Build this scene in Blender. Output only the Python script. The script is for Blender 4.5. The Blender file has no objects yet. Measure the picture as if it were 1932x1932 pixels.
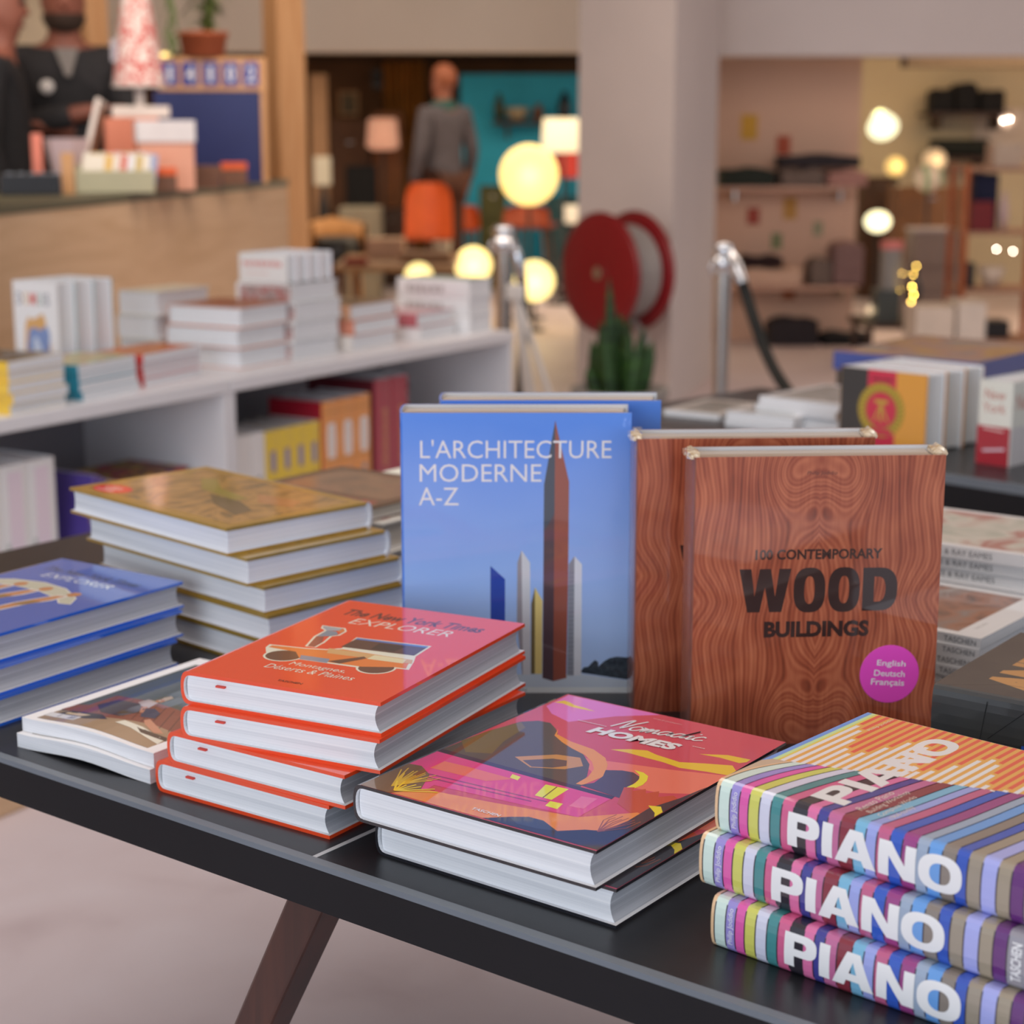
import bpy, bmesh, math, random
from mathutils import Vector, Matrix
from mathutils.geometry import tessellate_polygon

random.seed(7)
SC = bpy.context.scene
COL = SC.collection

# ------------------------------------------------------------------ camera
PITCH, EYE, FPX = 0.209, 1.315, 3350.0
cam_d = bpy.data.cameras.new('camera')
cam = bpy.data.objects.new('camera', cam_d)
COL.objects.link(cam)
cam.location = (0, 0, EYE)
cam.rotation_euler = (math.pi / 2 - PITCH, 0, 0)
cam_d.sensor_width = 36
cam_d.lens = 36 * FPX / 1932
cam_d.clip_start = 0.05
cam_d.dof.use_dof = True
cam_d.dof.focus_distance = 1.40
cam_d.dof.aperture_fstop = 6.2
SC.camera = cam

# ------------------------------------------------------------------ exposure, world
SC.view_settings.view_transform = 'Standard'
SC.view_settings.look = 'None'
SC.view_settings.exposure = 0.0
SC.view_settings.gamma = 1.0
SC.view_settings.use_curve_mapping = False
W = bpy.data.worlds.new('world')
SC.world = W
W.use_nodes = True
W.node_tree.nodes['Background'].inputs[0].default_value = (0.78, 0.86, 1.0, 1)
W.node_tree.nodes['Background'].inputs[1].default_value = 0.52


def area(name, loc, target, sx, sy, power, color):
    l = bpy.data.lights.new(name, 'AREA')
    l.shape = 'RECTANGLE'; l.size = sx; l.size_y = sy
    l.energy = power; l.color = color
    o = bpy.data.objects.new(name, l)
    COL.objects.link(o)
    o.location = loc
    o.rotation_euler = (Vector(target) - Vector(loc)).to_track_quat('-Z', 'Y').to_euler()
    return o


# shop window behind and left of the viewer, the lit ceiling of the shop, the rooms behind, plus added fills
area('shop_window_light', (-2.5, -3.4, 1.85), (0.1, 2.2, 0.85), 3.6, 2.3, 122, (0.80, 0.88, 1.0))
area('right_fill_light', (2.4, -3.6, 1.9), (-0.2, 3.2, 0.7), 2.2, 2.4, 34, (0.82, 0.89, 1.0))  # added unseen fill from behind right, brightens shelf fronts and fore edges
area('shelf_fill_light', (-1.2, 3.0, 3.05), (-1.2, 3.4, 0), 2.6, 2.6, 46, (1.0, 0.94, 0.92))  # added unseen overhead fill, lifts the floor and shelf tops
area('front_ceiling_light', (0.5, 1.6, 3.05), (0.5, 1.9, 0), 2.6, 2.6, 22, (1.0, 0.90, 0.82))
area('middle_ceiling_light', (-0.6, 6.0, 3.05), (-0.6, 9.4, 0.6), 4.0, 2.4, 92, (1.0, 0.84, 0.72))
area('side_ceiling_light', (3.2, 6.0, 3.05), (3.2, 9.0, 0.6), 2.5, 2.4, 52, (1.0, 0.85, 0.76))
area('rear_room_light', (-0.8, 14.2, 1.97), (-0.8, 14.4, 0), 4.4, 3.0, 105, (1.0, 0.78, 0.56))
area('rear_right_light', (4.0, 12.4, 2.5), (3.9, 13.2, 0), 2.5, 2.5, 80, (1.0, 0.72, 0.46))

# ------------------------------------------------------------------ measuring
_c, _s = math.cos(PITCH), math.sin(PITCH)


def _ray(px, py):
    u = (px - 966) / FPX; v = -(py - 966) / FPX
    return Vector((u, _c + v * _s, -_s + v * _c))


def on(px, py, z):
    """the spot on the level z seen along a sight line"""
    d = _ray(px, py)
    return Vector((0, 0, EYE)) + d * ((z - EYE) / d.z)


def at(px, py, dist):
    """the spot at a given distance into the shop seen along a sight line"""
    d = _ray(px, py)
    return Vector((0, 0, EYE)) + d * (dist / d.y)


def V2(a):
    return Vector((math.cos(a), math.sin(a), 0))


UP = Vector((0, 0, 1))

# ------------------------------------------------------------------ materials
MATS = {}


def lin(c):
    if isinstance(c, str):
        c = tuple(int(c[i:i + 2], 16) for i in (0, 2, 4))
    return tuple(((v / 255) / 12.92 if v / 255 <= 0.04045 else ((v / 255 + 0.055) / 1.055) ** 2.4) for v in c)


def new_mat(name):
    m = bpy.data.materials.new(name)
    m.use_nodes = True
    nt = m.node_tree
    return m, nt, nt.nodes['Principled BSDF']


def setp(b, **k):
    names = dict(rough='Roughness', metal='Metallic', coat='Coat Weight', coat_rough='Coat Roughness', spec='Specular IOR Level',
                 trans='Transmission Weight', ior='IOR', sheen='Sheen Weight', alpha='Alpha')
    for a, v in k.items():
        b.inputs[names[a]].default_value = v


def paint(name, c, gain=1.0, vary=0.06, scale=8.0, **k):
    """a plain coloured material with a little procedural unevenness"""
    if name in MATS:
        return MATS[name]
    m, nt, b = new_mat(name)
    col = tuple(min(0.92, v * gain) for v in lin(c))
    n = nt.nodes.new('ShaderNodeTexNoise'); n.inputs['Scale'].default_value = scale; n.inputs['Detail'].default_value = 3
    tc = nt.nodes.new('ShaderNodeTexCoord')
    nt.links.new(tc.outputs['Object'], n.inputs['Vector'])
    r = nt.nodes.new('ShaderNodeValToRGB')
    r.color_ramp.elements[0].position = 0.3; r.color_ramp.elements[1].position = 0.7
    r.color_ramp.elements[0].color = (*[v * (1 - vary) for v in col], 1)
    r.color_ramp.elements[1].color = (*[min(0.95, v * (1 + vary)) for v in col], 1)
    nt.links.new(n.outputs['Fac'], r.inputs['Fac'])
    nt.links.new(r.outputs['Color'], b.inputs['Base Color'])
    k.setdefault('rough', 0.55)
    setp(b, **k)
    MATS[name] = m
    return m


INK_GAIN = 1.30


def ink(c, gloss=True):
    """printed colour on a laminated (gloss) or uncoated cover"""
    nm = 'ink_' + c + ('' if gloss else '_matt')
    if nm in MATS:
        return MATS[nm]
    m, nt, b = new_mat(nm)
    b.inputs['Base Color'].default_value = (*[min(0.88, v * INK_GAIN) for v in lin(c)], 1)
    if gloss:
        setp(b, rough=0.45, spec=0.3, coat=1.0, coat_rough=0.035)
        b.inputs['Coat IOR'].default_value = 1.7
    else:
        setp(b, rough=0.5, spec=0.35)
    MATS[nm] = m
    return m


def glow(name, c, strength):
    if name in MATS:
        return MATS[name]
    m, nt, b = new_mat(name)
    b.inputs['Base Color'].default_value = (*lin(c), 1)
    b.inputs['Emission Color'].default_value = (*lin(c), 1)
    b.inputs['Emission Strength'].default_value = strength
    MATS[name] = m
    return m


def ramp_mat(name, stops, scale=(1, 1, 1), noise=4.0, detail=4, distort=0.0, kind='noise', **k):
    """procedural material: noise or wave through a colour ramp"""
    if name in MATS:
        return MATS[name]
    m, nt, b = new_mat(name)
    tc = nt.nodes.new('ShaderNodeTexCoord'); mp = nt.nodes.new('ShaderNodeMapping')
    mp.inputs['Scale'].default_value = scale
    nt.links.new(tc.outputs['Object'], mp.inputs['Vector'])
    if kind == 'noise':
        n = nt.nodes.new('ShaderNodeTexNoise'); n.inputs['Scale'].default_value = noise
        n.inputs['Detail'].default_value = detail; n.inputs['Distortion'].default_value = distort
    elif kind == 'voronoi':
        n = nt.nodes.new('ShaderNodeTexVoronoi'); n.inputs['Scale'].default_value = noise
    else:
        n = nt.nodes.new('ShaderNodeTexWave'); n.inputs['Scale'].default_value = noise
        n.inputs['Distortion'].default_value = distort; n.inputs['Detail'].default_value = detail
    nt.links.new(mp.outputs['Vector'], n.inputs['Vector'])
    r = nt.nodes.new('ShaderNodeValToRGB')
    e = r.color_ramp.elements
    while len(e) < len(stops):
        e.new(0.5)
    for i, (p, c) in enumerate(stops):
        e[i].position = p; e[i].color = (*lin(c), 1)
    src = n.outputs['Distance'] if kind == 'voronoi' else n.outputs['Fac']
    nt.links.new(src, r.inputs['Fac'])
    nt.links.new(r.outputs['Color'], b.inputs['Base Color'])
    k.setdefault('rough', 0.5)
    setp(b, **k)
    MATS[name] = m
    return m


PAGES = ramp_mat('paper_edges', [(0.25, 'd3d6da'), (0.5, 'e9ebee'), (0.75, 'f3f4f5')], scale=(2, 2, 520), noise=1.0, detail=2, rough=0.7)
PAGES_GREY = ramp_mat('paper_edges_grey', [(0.25, '9ba0a8'), (0.5, 'b6bbc3'), (0.75, 'cacfd6')], scale=(2, 2, 520), noise=1.0, detail=2, rough=0.7)  # shade between the page edges is put into this grey
PAGES_FILM_SHEEN = ramp_mat('paper_edges_film_sheen', [(0.25, '9a8468'), (0.5, 'b8a286'), (0.75, 'c6b296')], scale=(2, 2, 520), noise=1.0, detail=2, rough=0.5, coat=1.0, coat_rough=0.06)  # warm reflection in the wrapping film is put into the tan paper colour
WHITE_GLOSS = ink('e4e4e6')
FLOOR = ramp_mat('floor_concrete', [(0.2, 'c6b4b5'), (0.45, 'd8c9ca'), (0.8, 'dfd3d5')], scale=(1, 1, 1), noise=3.0, detail=6, distort=0.6, rough=0.55)
WALL_BEIGE = paint('wall_beige', 'e8dac8', vary=0.03, scale=2, rough=0.8)
WALL_GREY = paint('wall_grey', 'd6cdca', vary=0.03, scale=2, rough=0.75)
WALL_PINK = paint('wall_pink', 'dcb79f', vary=0.05, scale=1.5, rough=0.8)
WALL_YELLOW = paint('wall_yellow', 'dccba8', vary=0.05, scale=1.5, rough=0.8)
WALL_BROWN = paint('wall_brown', '6e4a2c', vary=0.3, scale=1.2, rough=0.8)
WALL_TEAL = paint('wall_teal', '2fb6dc', vary=0.15, scale=1.2, rough=0.7)
DARK_CEIL = paint('dark_ceiling', '3a2718', vary=0.2, scale=2, rough=0.9)
CEIL = paint('ceiling_white', 'd9cdbf', vary=0.03, scale=1, rough=0.9)
BLACK_TOP = ramp_mat('black_laminate', [(0.3, '1c1d20'), (0.7, '222327')], noise=40, detail=3, rough=0.32, spec=0.5)
EDGE_GREY = paint('grey_edge_band', '6d757d', vary=0.05, rough=0.45)
BLACK_EDGE = paint('black_edge', '1a191c', vary=0.08, rough=0.6, spec=0.25)
WALNUT = ramp_mat('walnut', [(0.25, '28110a'), (0.5, '3d1b12'), (0.8, '4e271a')], scale=(14, 14, 1.2), noise=3.0, detail=4, distort=0.8, rough=0.28, coat=0.4, coat_rough=0.15)
PLY = ramp_mat('pale_plywood', [(0.3, 'd0ac85'), (0.55, 'dcb994'), (0.8, 'e2c29e')], scale=(0.6, 0.6, 7), noise=2.0, detail=4, distort=1.5, rough=0.5)
PINE = ramp_mat('pine_post', [(0.3, 'c8905a'), (0.55, 'd9a571'), (0.8, 'e3b483')], scale=(12, 12, 0.7), noise=2.0, detail=4, distort=1.0, rough=0.55)
OLIVE = paint('olive_linoleum', '5d5a44', vary=0.06, rough=0.4)
SHELF_WHITE = paint('white_laminate', 'e6e5e8', vary=0.02, rough=0.35)
SHELF_BACK = paint('shelf_back_grey', '8d8a90', vary=0.03, rough=0.6)
STEEL = paint('brushed_steel', 'c9c3bb', vary=0.04, rough=0.22, metal=1.0)
CHROME = paint('chrome', 'dfe3e8', vary=0.02, rough=0.12, metal=1.0)
FOIL = ramp_mat('crinkled_film', [(0.35, 'b89c74'), (0.6, 'e8dcc2'), (0.75, 'fbf6ea')], noise=160, detail=3, rough=0.12, coat=1.0, coat_rough=0.05)


# ------------------------------------------------------------------ mesh building
class MB:
    def __init__(s):
        s.v = []; s.f = []; s.m = []; s.mats = []; s.smooth = []

    def mi(s, mat):
        if mat not in s.mats:
            s.mats.append(mat)
        return s.mats.index(mat)

    def add(s, verts, faces, mat, smooth=False, M=None):
        o = len(s.v); i = s.mi(mat)
        for v in verts:
            v = Vector(v)
            s.v.append(tuple(M @ v if M else v))
        for f in faces:
            s.f.append([o + k for k in f]); s.m.append(i); s.smooth.append(smooth)

    def box(s, lo, hi, mat, M=None, bev=0.0):
        x0, y0, z0 = lo; x1, y1, z1 = hi
        b = min(bev, (x1 - x0) / 2.01, (y1 - y0) / 2.01, (z1 - z0) / 2.01)
        if b <= 0:
            vs = [(x0, y0, z0), (x1, y0, z0), (x1, y1, z0), (x0, y1, z0), (x0, y0, z1), (x1, y0, z1), (x1, y1, z1), (x0, y1, z1)]
            s.add(vs, [(0, 3, 2, 1), (4, 5, 6, 7), (0, 1, 5, 4), (1, 2, 6, 5), (2, 3, 7, 6), (3, 0, 4, 7)], mat, M=M)
            return
        bm = bmesh.new()
        bmesh.ops.create_cube(bm, size=1)
        for v in bm.verts:
            v.co = Vector(((x0 + x1) / 2 + v.co.x * (x1 - x0), (y0 + y1) / 2 + v.co.y * (y1 - y0), (z0 + z1) / 2 + v.co.z * (z1 - z0)))
        bmesh.ops.bevel(bm, geom=bm.edges[:] + bm.verts[:], offset=b, segments=2, affect='EDGES', profile=0.6)
        s.bm(bm, mat, M)

    def bm(s, bm, mat, M=None, smooth=False):
        bm.verts.index_update()
        s.add([v.co for v in bm.verts], [[v.index for v in f.verts] for f in bm.faces], mat, smooth, M)
        bm.free()

    def tube(s, path, r, mat, n=10, caps=True, M=None):
        path = [Vector(p) for p in path]
        rs = r if isinstance(r, (list, tuple)) else [r] * len(path)
        ring = []; vs = []
        prev = None
        for i, p in enumerate(path):
            t = (path[min(i + 1, len(path) - 1)] - path[max(i - 1, 0)]).normalized()
            if prev is None:
                a = t.cross(UP)
                if a.length < 1e-3:
                    a = t.cross(Vector((1, 0, 0)))
            else:
                a = prev - t * prev.dot(t)
            a.normalize(); prev = a
            b = t.cross(a)
            for k in range(n):
                g = 2 * math.pi * k / n
                vs.append(p + (a * math.cos(g) + b * math.sin(g)) * rs[i])
        fs = []
        for i in range(len(path) - 1):
            for k in range(n):
                k2 = (k + 1) % n
                fs.append((i * n + k, i * n + k2, (i + 1) * n + k2, (i + 1) * n + k))
        s.add(vs, fs, mat, True, M)
        if caps:
            s.add(vs[:n], [list(range(n))[::-1]], mat, False, M)
            s.add(vs[-n:], [list(range(n))], mat, False, M)

    def lathe(s, prof, mat, c=(0, 0, 0), n=24, M=None, smooth=True):
        c = Vector(c); vs = []; fs = []
        for (r, z) in prof:
            for k in range(n):
                g = 2 * math.pi * k / n
                vs.append(c + Vector((r * math.cos(g), r * math.sin(g), z)))
        for i in range(len(prof) - 1):
            for k in range(n):
                k2 = (k + 1) % n
                fs.append((i * n + k, i * n + k2, (i + 1) * n + k2, (i + 1) * n + k))
        s.add(vs, fs, mat, smooth, M)

    def prism(s, poly, O, U, V, depth, mat, smooth=False, M=None):
        """outline in the plane (O,U,V) given thickness along -U x V"""
        N = U.cross(V)
        n = len(poly)
        a = [O + U * p[0] + V * p[1] for p in poly]
        b = [p - N * depth for p in a]
        tri = tessellate_polygon([[Vector((p[0], p[1], 0)) for p in poly]])
        fs = []
        for t in tri:
            fs.append(orient(t, poly))
        fs2 = [tuple(n + k for k in reversed(f)) for f in fs]
        area2 = sum(poly[i][0] * poly[(i + 1) % n][1] - poly[(i + 1) % n][0] * poly[i][1] for i in range(n))
        side = []
        for i in range(n):
            j = (i + 1) % n
            side.append((i, n + i, n + j, j) if area2 > 0 else (j, n + j, n + i, i))
        s.add(a + b, fs + fs2 + side, mat, smooth, M)

    def build(s, name, parent=None, loc=None, bevel=0.0, subsurf=0):
        me = bpy.data.meshes.new(name)
        me.from_pydata(s.v, [], s.f)
        for m in s.mats:
            me.materials.append(m)
        me.polygons.foreach_set('material_index', s.m)
        me.polygons.foreach_set('use_smooth', s.smooth)
        me.update()
        o = bpy.data.objects.new(name, me)
        COL.objects.link(o)
        if loc is not None:
            o.location = loc
        if parent:
            o.parent = parent
        if bevel:
            md = o.modifiers.new('b', 'BEVEL'); md.width = bevel; md.segments = 2; md.limit_method = 'ANGLE'
        if subsurf:
            md = o.modifiers.new('s', 'SUBSURF'); md.levels = subsurf; md.render_levels = subsurf
        return o


def orient(t, poly):
    (ax, ay), (bx, by), (cx, cy) = [poly[k][:2] for k in t]
    return tuple(t) if (bx - ax) * (cy - ay) - (cx - ax) * (by - ay) > 0 else tuple(reversed(t))


def tag(o, label, cat, group=None, kind=None):
    o['label'] = label; o['category'] = cat
    if group: o['group'] = group
    if kind: o['kind'] = kind
    return o


def thing(name, label, cat, loc=(0, 0, 0), rotz=0.0, group=None):
    o = bpy.data.objects.new(name, None)
    o.empty_display_size = 0.05
    COL.objects.link(o)
    o.location = loc; o.rotation_euler = (0, 0, rotz)
    return tag(o, label, cat, group)


def struct(o):
    o['kind'] = 'structure'
    return o


def frame_matrix(O, X, Y):
    X = Vector(X).normalized(); Y = Vector(Y).normalized(); Z = X.cross(Y)
    return Matrix(((X.x, Y.x, Z.x, O[0]), (X.y, Y.y, Z.y, O[1]), (X.z, Y.z, Z.z, O[2]), (0, 0, 0, 1)))


# ------------------------------------------------------------------ lettering
_txt = {}


def text2d(body, offset=0.0, shear=0.0, space=1.0):
    key = (body, offset, shear, space)
    if key not in _txt:
        cu = bpy.data.curves.new('lettering', 'FONT')
        cu.body = body; cu.size = 1; cu.offset = offset; cu.shear = shear; cu.space_character = space
        cu.resolution_u = 3
        _txt[key] = curve_mesh(cu)
    return _txt[key]


def curve_mesh(cu):
    cu.dimensions = '2D'; cu.fill_mode = 'FRONT'
    ob = bpy.data.objects.new('tmp', cu)
    me = bpy.data.meshes.new_from_object(ob)
    vs = [(v.co.x, v.co.y) for v in me.vertices]
    fs = [tuple(p.vertices) for p in me.polygons]
    bpy.data.meshes.remove(me); bpy.data.objects.remove(ob); bpy.data.curves.remove(cu)
    x0 = min(v[0] for v in vs); x1 = max(v[0] for v in vs); y0 = min(v[1] for v in vs); y1 = max(v[1] for v in vs)
    vs = [((v[0] - x0) / (x1 - x0), (v[1] - y0) / (y1 - y0)) for v in vs]
    return vs, [orient(f, vs) if len(f) == 3 else f for f in fs], (x1 - x0) / (y1 - y0)


def arc(cx, cy, rx, ry, a0, a1, n=10, p=2.0):
    out = []
    for i in range(n + 1):
        a = math.radians(a0 + (a1 - a0) * i / n)
        c, s = math.cos(a), math.sin(a)
        out.append((cx + rx * math.copysign(abs(c) ** (2 / p), c), cy + ry * math.copysign(abs(s) ** (2 / p), s)))
    return out


HEAVY = {
    'P': (0.88, [[(0, 0), (0, 1), (.50, 1)] + arc(.52, .67, .36, .33, 90, -90, 12, 2.6) + [(.27, .34), (.27, 0)],
                 [(.27, .56), (.27, .78), (.46, .78)] + arc(.48, .67, .12, .11, 90, -90, 8) + [(.46, .56)]]),
    'I': (0.28, [[(0, 0), (0, 1), (.28, 1), (.28, 0)]]),
    'A': (1.08, [[(0, 0), (.37, 1), (.71, 1), (1.08, 0), (.77, 0), (.71, .18), (.37, .18), (.31, 0)],
                 [(.44, .40), (.64, .40), (.54, .74)]]),
    'N': (0.95, [[(0, 0), (0, 1), (.31, 1), (.68, .42), (.68, 1), (.95, 1), (.95, 0), (.65, 0), (.27, .60), (.27, 0)]]),
    'O': (1.08, [arc(.54, .5, .54, .52, 0, 350, 35, 2.5), arc(.54, .5, .26, .29, 0, 350, 30, 2.3)]),
    'W': (1.30, [[(0, 1), (.30, 1), (.39, .36), (.51, 1), (.79, 1), (.91, .36), (1.0, 1), (1.30, 1), (1.08, 0), (.77, 0), (.65, .58), (.53, 0), (.22, 0)]]),
    'D': (0.88, [[(0, 0), (0, 1), (.42, 1)] + arc(.42, .5, .46, .5, 90, -90, 16, 2.5),
                 [(.29, .21), (.29, .79), (.38, .79)] + arc(.38, .5, .20, .29, 90, -90, 12, 2.4)]),
    'o': (0.80, [arc(.40, .5, .40, .52, 0, 350, 35, 2.6), arc(.40, .5, .13, .32, 0, 350, 30, 2.4)]),
}


def heavy2d(word, gap=0.07):
    if word not in _txt:
        cu = bpy.data.curves.new('heavy', 'CURVE')
        cu.dimensions = '2D'
        x = 0
        for ch in word:
            w, loops = HEAVY[ch]
            for lp in loops:
                sp = cu.splines.new('POLY'); sp.points.add(len(lp) - 1)
                for i, (a, b) in enumerate(lp):
                    sp.points[i].co = (x + a, b, 0, 1)
                sp.use_cyclic_u = True
            x += w + gap
        _txt[word] = curve_mesh(cu)
    return _txt[word]


class Art:
    """flat print laid on a plane of a book or sign, each layer a hair above the last"""
    EPS = 0.000008

    def __init__(s, mb, O, U, V):
        s.mb = mb; s.O = Vector(O); s.U = Vector(U); s.V = Vector(V); s.N = s.U.cross(s.V); s.k = 1

    def pt(s, u, v):
        return s.O + s.U * u + s.V * v + s.N * (s.EPS * s.k)

    def poly(s, pts, mat, keep=False):
        if isinstance(mat, str): mat = ink(mat)
        tri = tessellate_polygon([[Vector((p[0], p[1], 0)) for p in pts]])
        s.mb.add([s.pt(*p) for p in pts], [orient(t, pts) for t in tri], mat)
        if not keep: s.k += 1

    def rect(s, u0, v0, u1, v1, mat, keep=False):
        s.poly([(u0, v0), (u1, v0), (u1, v1), (u0, v1)], mat, keep)

    def disc(s, cu, cv, ru, rv, mat, n=40):
        s.poly([(cu + ru * math.cos(2 * math.pi * i / n), cv + rv * math.sin(2 * math.pi * i / n)) for i in range(n)], mat)

    def line(s, pts, w, mat, closed=False):
        if isinstance(mat, str): mat = ink(mat)
        n = len(pts)
        L = []; R = []
        for i in range(n):
            a = Vector(pts[(i - 1) % n if closed else max(i - 1, 0)]); b = Vector(pts[(i + 1) % n if closed else min(i + 1, n - 1)])
            t = (b - a); t = Vector((t[0], t[1])).normalized() if t.length else Vector((1, 0))
            nn = Vector((-t[1], t[0])) * (w / 2)
            p = Vector(pts[i])
            L.append((p[0] + nn[0], p[1] + nn[1])); R.append((p[0] - nn[0], p[1] - nn[1]))
        q = L + R
        fs = []
        for i in range(n if closed else n - 1):
            j = (i + 1) % n
            fs.append((n + i, n + j, j, i))
        s.mb.add([s.pt(*p) for p in q], fs, mat)
        s.k += 1

    def glyphs(s, g, u, v, du, dv, mat, a=0.0):
        """u,v: start of the baseline; du: length; dv: height; a: angle of the baseline"""
        if isinstance(mat, str): mat = ink(mat)
        vs, fs, asp = g
        if du is None: du = dv * asp
        c, sn = math.cos(a), math.sin(a)
        pts = []
        for x, y in vs:
            x *= du; y *= dv
            pts.append(s.pt(u + x * c - y * sn, v + x * sn + y * c))
        s.mb.add(pts, fs, mat)
        s.k += 1

    def dashes(s, u, v, du, dv, n, mat, a=0.0, seed=1):
        """print too small or soft to read: a line of letter-sized marks"""
        if isinstance(mat, str): mat = ink(mat)
        r = random.Random(seed * 31 + n); x = 0.0
        w = [r.uniform(.5, 1.0) for _ in range(n)]
        tot = sum(w) * 1.35
        c, sn = math.cos(a), math.sin(a)
        for q in w:
            x0 = x / tot * du; x1 = (x + q) / tot * du; x += q * 1.35
            h = dv * r.uniform(.75, 1.0)
            s.poly([(u + p * c - t * sn, v + p * sn + t * c) for p, t in ((x0, 0), (x1, 0), (x1, h), (x0, h))], mat, True)
        s.k += 1

    def text(s, body, u, v, du, dv, mat, a=0.0, bold=0.0, shear=0.0, space=1.0):
        s.glyphs(text2d(body, bold, shear, space), u, v, du, dv, mat, a)


# ------------------------------------------------------------------ books
def spine_profile(t, bulge, n=10):
    """points (x,z) round the outside of a spine from the bottom board up to the top board"""
    if bulge <= 0.0005:
        return [(0, 0), (0, t)]
    out = []
    for i in range(n + 1):
        a = -math.pi / 2 + math.pi * i / n
        c, s = math.cos(a), math.sin(a)
        out.append((-bulge * abs(c) ** 0.75, t / 2 + t / 2 * math.copysign(abs(s) ** 0.85, s)))
    return out


def spine_x(z, t, bulge):
    if bulge <= 0.0005: return 0.0
    s = max(-1, min(1, (z - t / 2) / (t / 2)))
    q = abs(s) ** (1 / 0.85)
    return -bulge * (max(0, 1 - q * q) ** 0.5) ** 0.75


def make_book(name, label, cat, group, w, d, t, O, X, Y, cover, pages=PAGES, hard=True, bulge=None, top_art=None, spine_art=None,
              spine_mat=None, back_mat=None, stripes=None, fore=0.004, ribbon=None, wavy=0.0, board=0.0026, fore_pages=None):
    """local frame: x spine -> fore edge, y tail -> head, z back cover -> front cover"""
    root = thing(name, label, cat, (0, 0, 0), 0, group)
    root.matrix_world = frame_matrix(O, X, Y)
    bt = board if hard else 0.0006
    lip = 0.0035 if hard else 0.0
    if bulge is None: bulge = 0.007 if hard else 0.0
    spine_mat = spine_mat or cover; back_mat = back_mat or cover
    mb = MB()
    prof = spine_profile(t, bulge)
    outer = [(w, 0)] + prof + [(w, t)]
    inner = [(w, bt)] + [(x + (bt if hard else 0.0006), bt + (t - 2 * bt) * (z / t)) for x, z in prof] + [(w, t - bt)]
    n = len(outer)
    ys = [(0, d, None)] if not stripes else stripes
    for (ya, yb, sm) in ys:
        for i in range(n - 1):
            (x0, z0), (x1, z1) = outer[i], outer[i + 1]
            m = back_mat if i == 0 else (cover if i == n - 2 else spine_mat)
            if sm is not None and 0 < i < n - 2: m = sm
            mb.add([(x0, ya, z0), (x0, yb, z0), (x1, yb, z1), (x1, ya, z1)], [(0, 1, 2, 3)], m, 0 < i < n - 2 and bulge > 0)
    for i in range(n - 1):
        (x0, z0), (x1, z1) = inner[i], inner[i + 1]
        mb.add([(x0, 0, z0), (x0, d, z0), (x1, d, z1), (x1, 0, z1)], [(3, 2, 1, 0)], PAGES if hard else cover)
        (p0, q0), (p1, q1) = outer[i], outer[i + 1]
        m = back_mat if i == 0 else (cover if i == n - 2 else spine_mat)
        for yy, flip in ((0, False), (d, True)):
            f = [(0, 1, 2, 3)] if not flip else [(3, 2, 1, 0)]
            mb.add([(p0, yy, q0), (p1, yy, q1), (x1, yy, z1), (x0, yy, z0)], f, m)
    for (xa, za), (xb, zb), m in ((outer[0], inner[0], back_mat), (inner[-1], outer[-1], cover)):
        mb.add([(xa, 0, za), (xa, d, za), (xb, d, zb), (xb, 0, zb)], [(0, 3, 2, 1)] if m is None else [(0, 1, 2, 3)], m)
    if top_art:
        top_art(mb, w, d, t)
    if spine_art:
        spine_art(mb, w, d, t, bulge)
    cv = mb.build('cover', root)
    if wavy:
        bend(cv, w, d, wavy)
    # page block: rounded at the spine, hollow at the fore edge
    pb = MB()
    k = 8
    z0, z1 = bt, t - bt
    xs_off = bt + 0.0004
    left = []; right = []
    for i in range(k + 1):
        a = i / k
        zz = z0 + (z1 - z0) * a
        q = 1 - (2 * a - 1) ** 2
        left.append((spine_x(bt + (t - 2 * bt) * a, t, bulge * 0.9) + xs_off, zz))
        right.append((w - lip - (fore if hard else 0) * q, zz))
    vs = []; fs = []
    y0, y1 = lip, d - lip
    for i in range(k + 1):
        vs += [(left[i][0], y0, left[i][1]), (right[i][0], y0, right[i][1]), (right[i][0], y1, right[i][1]), (left[i][0], y1, left[i][1])]
    for i in range(k):
        b = 4 * i
        fs += [(b, b + 1, b + 5, b + 4), (b + 1, b + 2, b + 6, b + 5), (b + 2, b + 3, b + 7, b + 6), (b + 3, b, b + 4, b + 7)]
    fs += [(0, 3, 2, 1), (4 * k, 4 * k + 1, 4 * k + 2, 4 * k + 3)]
    pb.add(vs, [f for i, f in enumerate(fs) if i % 4 != 1 or i >= 4 * k], pages)
    pb.add(vs, [f for i, f in enumerate(fs) if i % 4 == 1 and i < 4 * k], fore_pages or pages)
    pg = pb.build('page_block', root)
    if wavy:
        bend(pg, w, d, wavy)
    if ribbon:
        rb = MB()
        rb.box((0.028, 0.0005, t * 0.64), (0.037, lip + 0.002, t * 0.64 + 0.0016), ink(ribbon, False))
        rb.build('bookmark_ribbon', root)
    return root


def bend(o, w, d, amp):
    """the sag of a limp magazine"""
    me = o.data
    bm = bmesh.new(); bm.from_mesh(me)
    for i in range(1, 12):
        bmesh.ops.bisect_plane(bm, geom=bm.verts[:] + bm.edges[:] + bm.faces[:], plane_co=(w * i / 12, 0, 0), plane_no=(1, 0, 0))
    for v in bm.verts:
        q = max(0, min(1, v.co.x / w))
        v.co.z += amp * (math.sin(q * math.pi * 1.0) ** 2)
    bm.to_mesh(me); bm.free()


def shelf_copy(root, O, X, Y, label=None, group=None):
    r = root.copy(); COL.objects.link(r)
    r.matrix_world = frame_matrix(O, X, Y)
    if label: r['label'] = label
    if group: r['group'] = group
    for ch in root.children:
        c = ch.copy(); COL.objects.link(c); c.parent = r
    return r


ORD = ['bottom', 'second from bottom', 'third from bottom', 'fourth from bottom', 'fifth from bottom', 'sixth from bottom', 'seventh from bottom']


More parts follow.
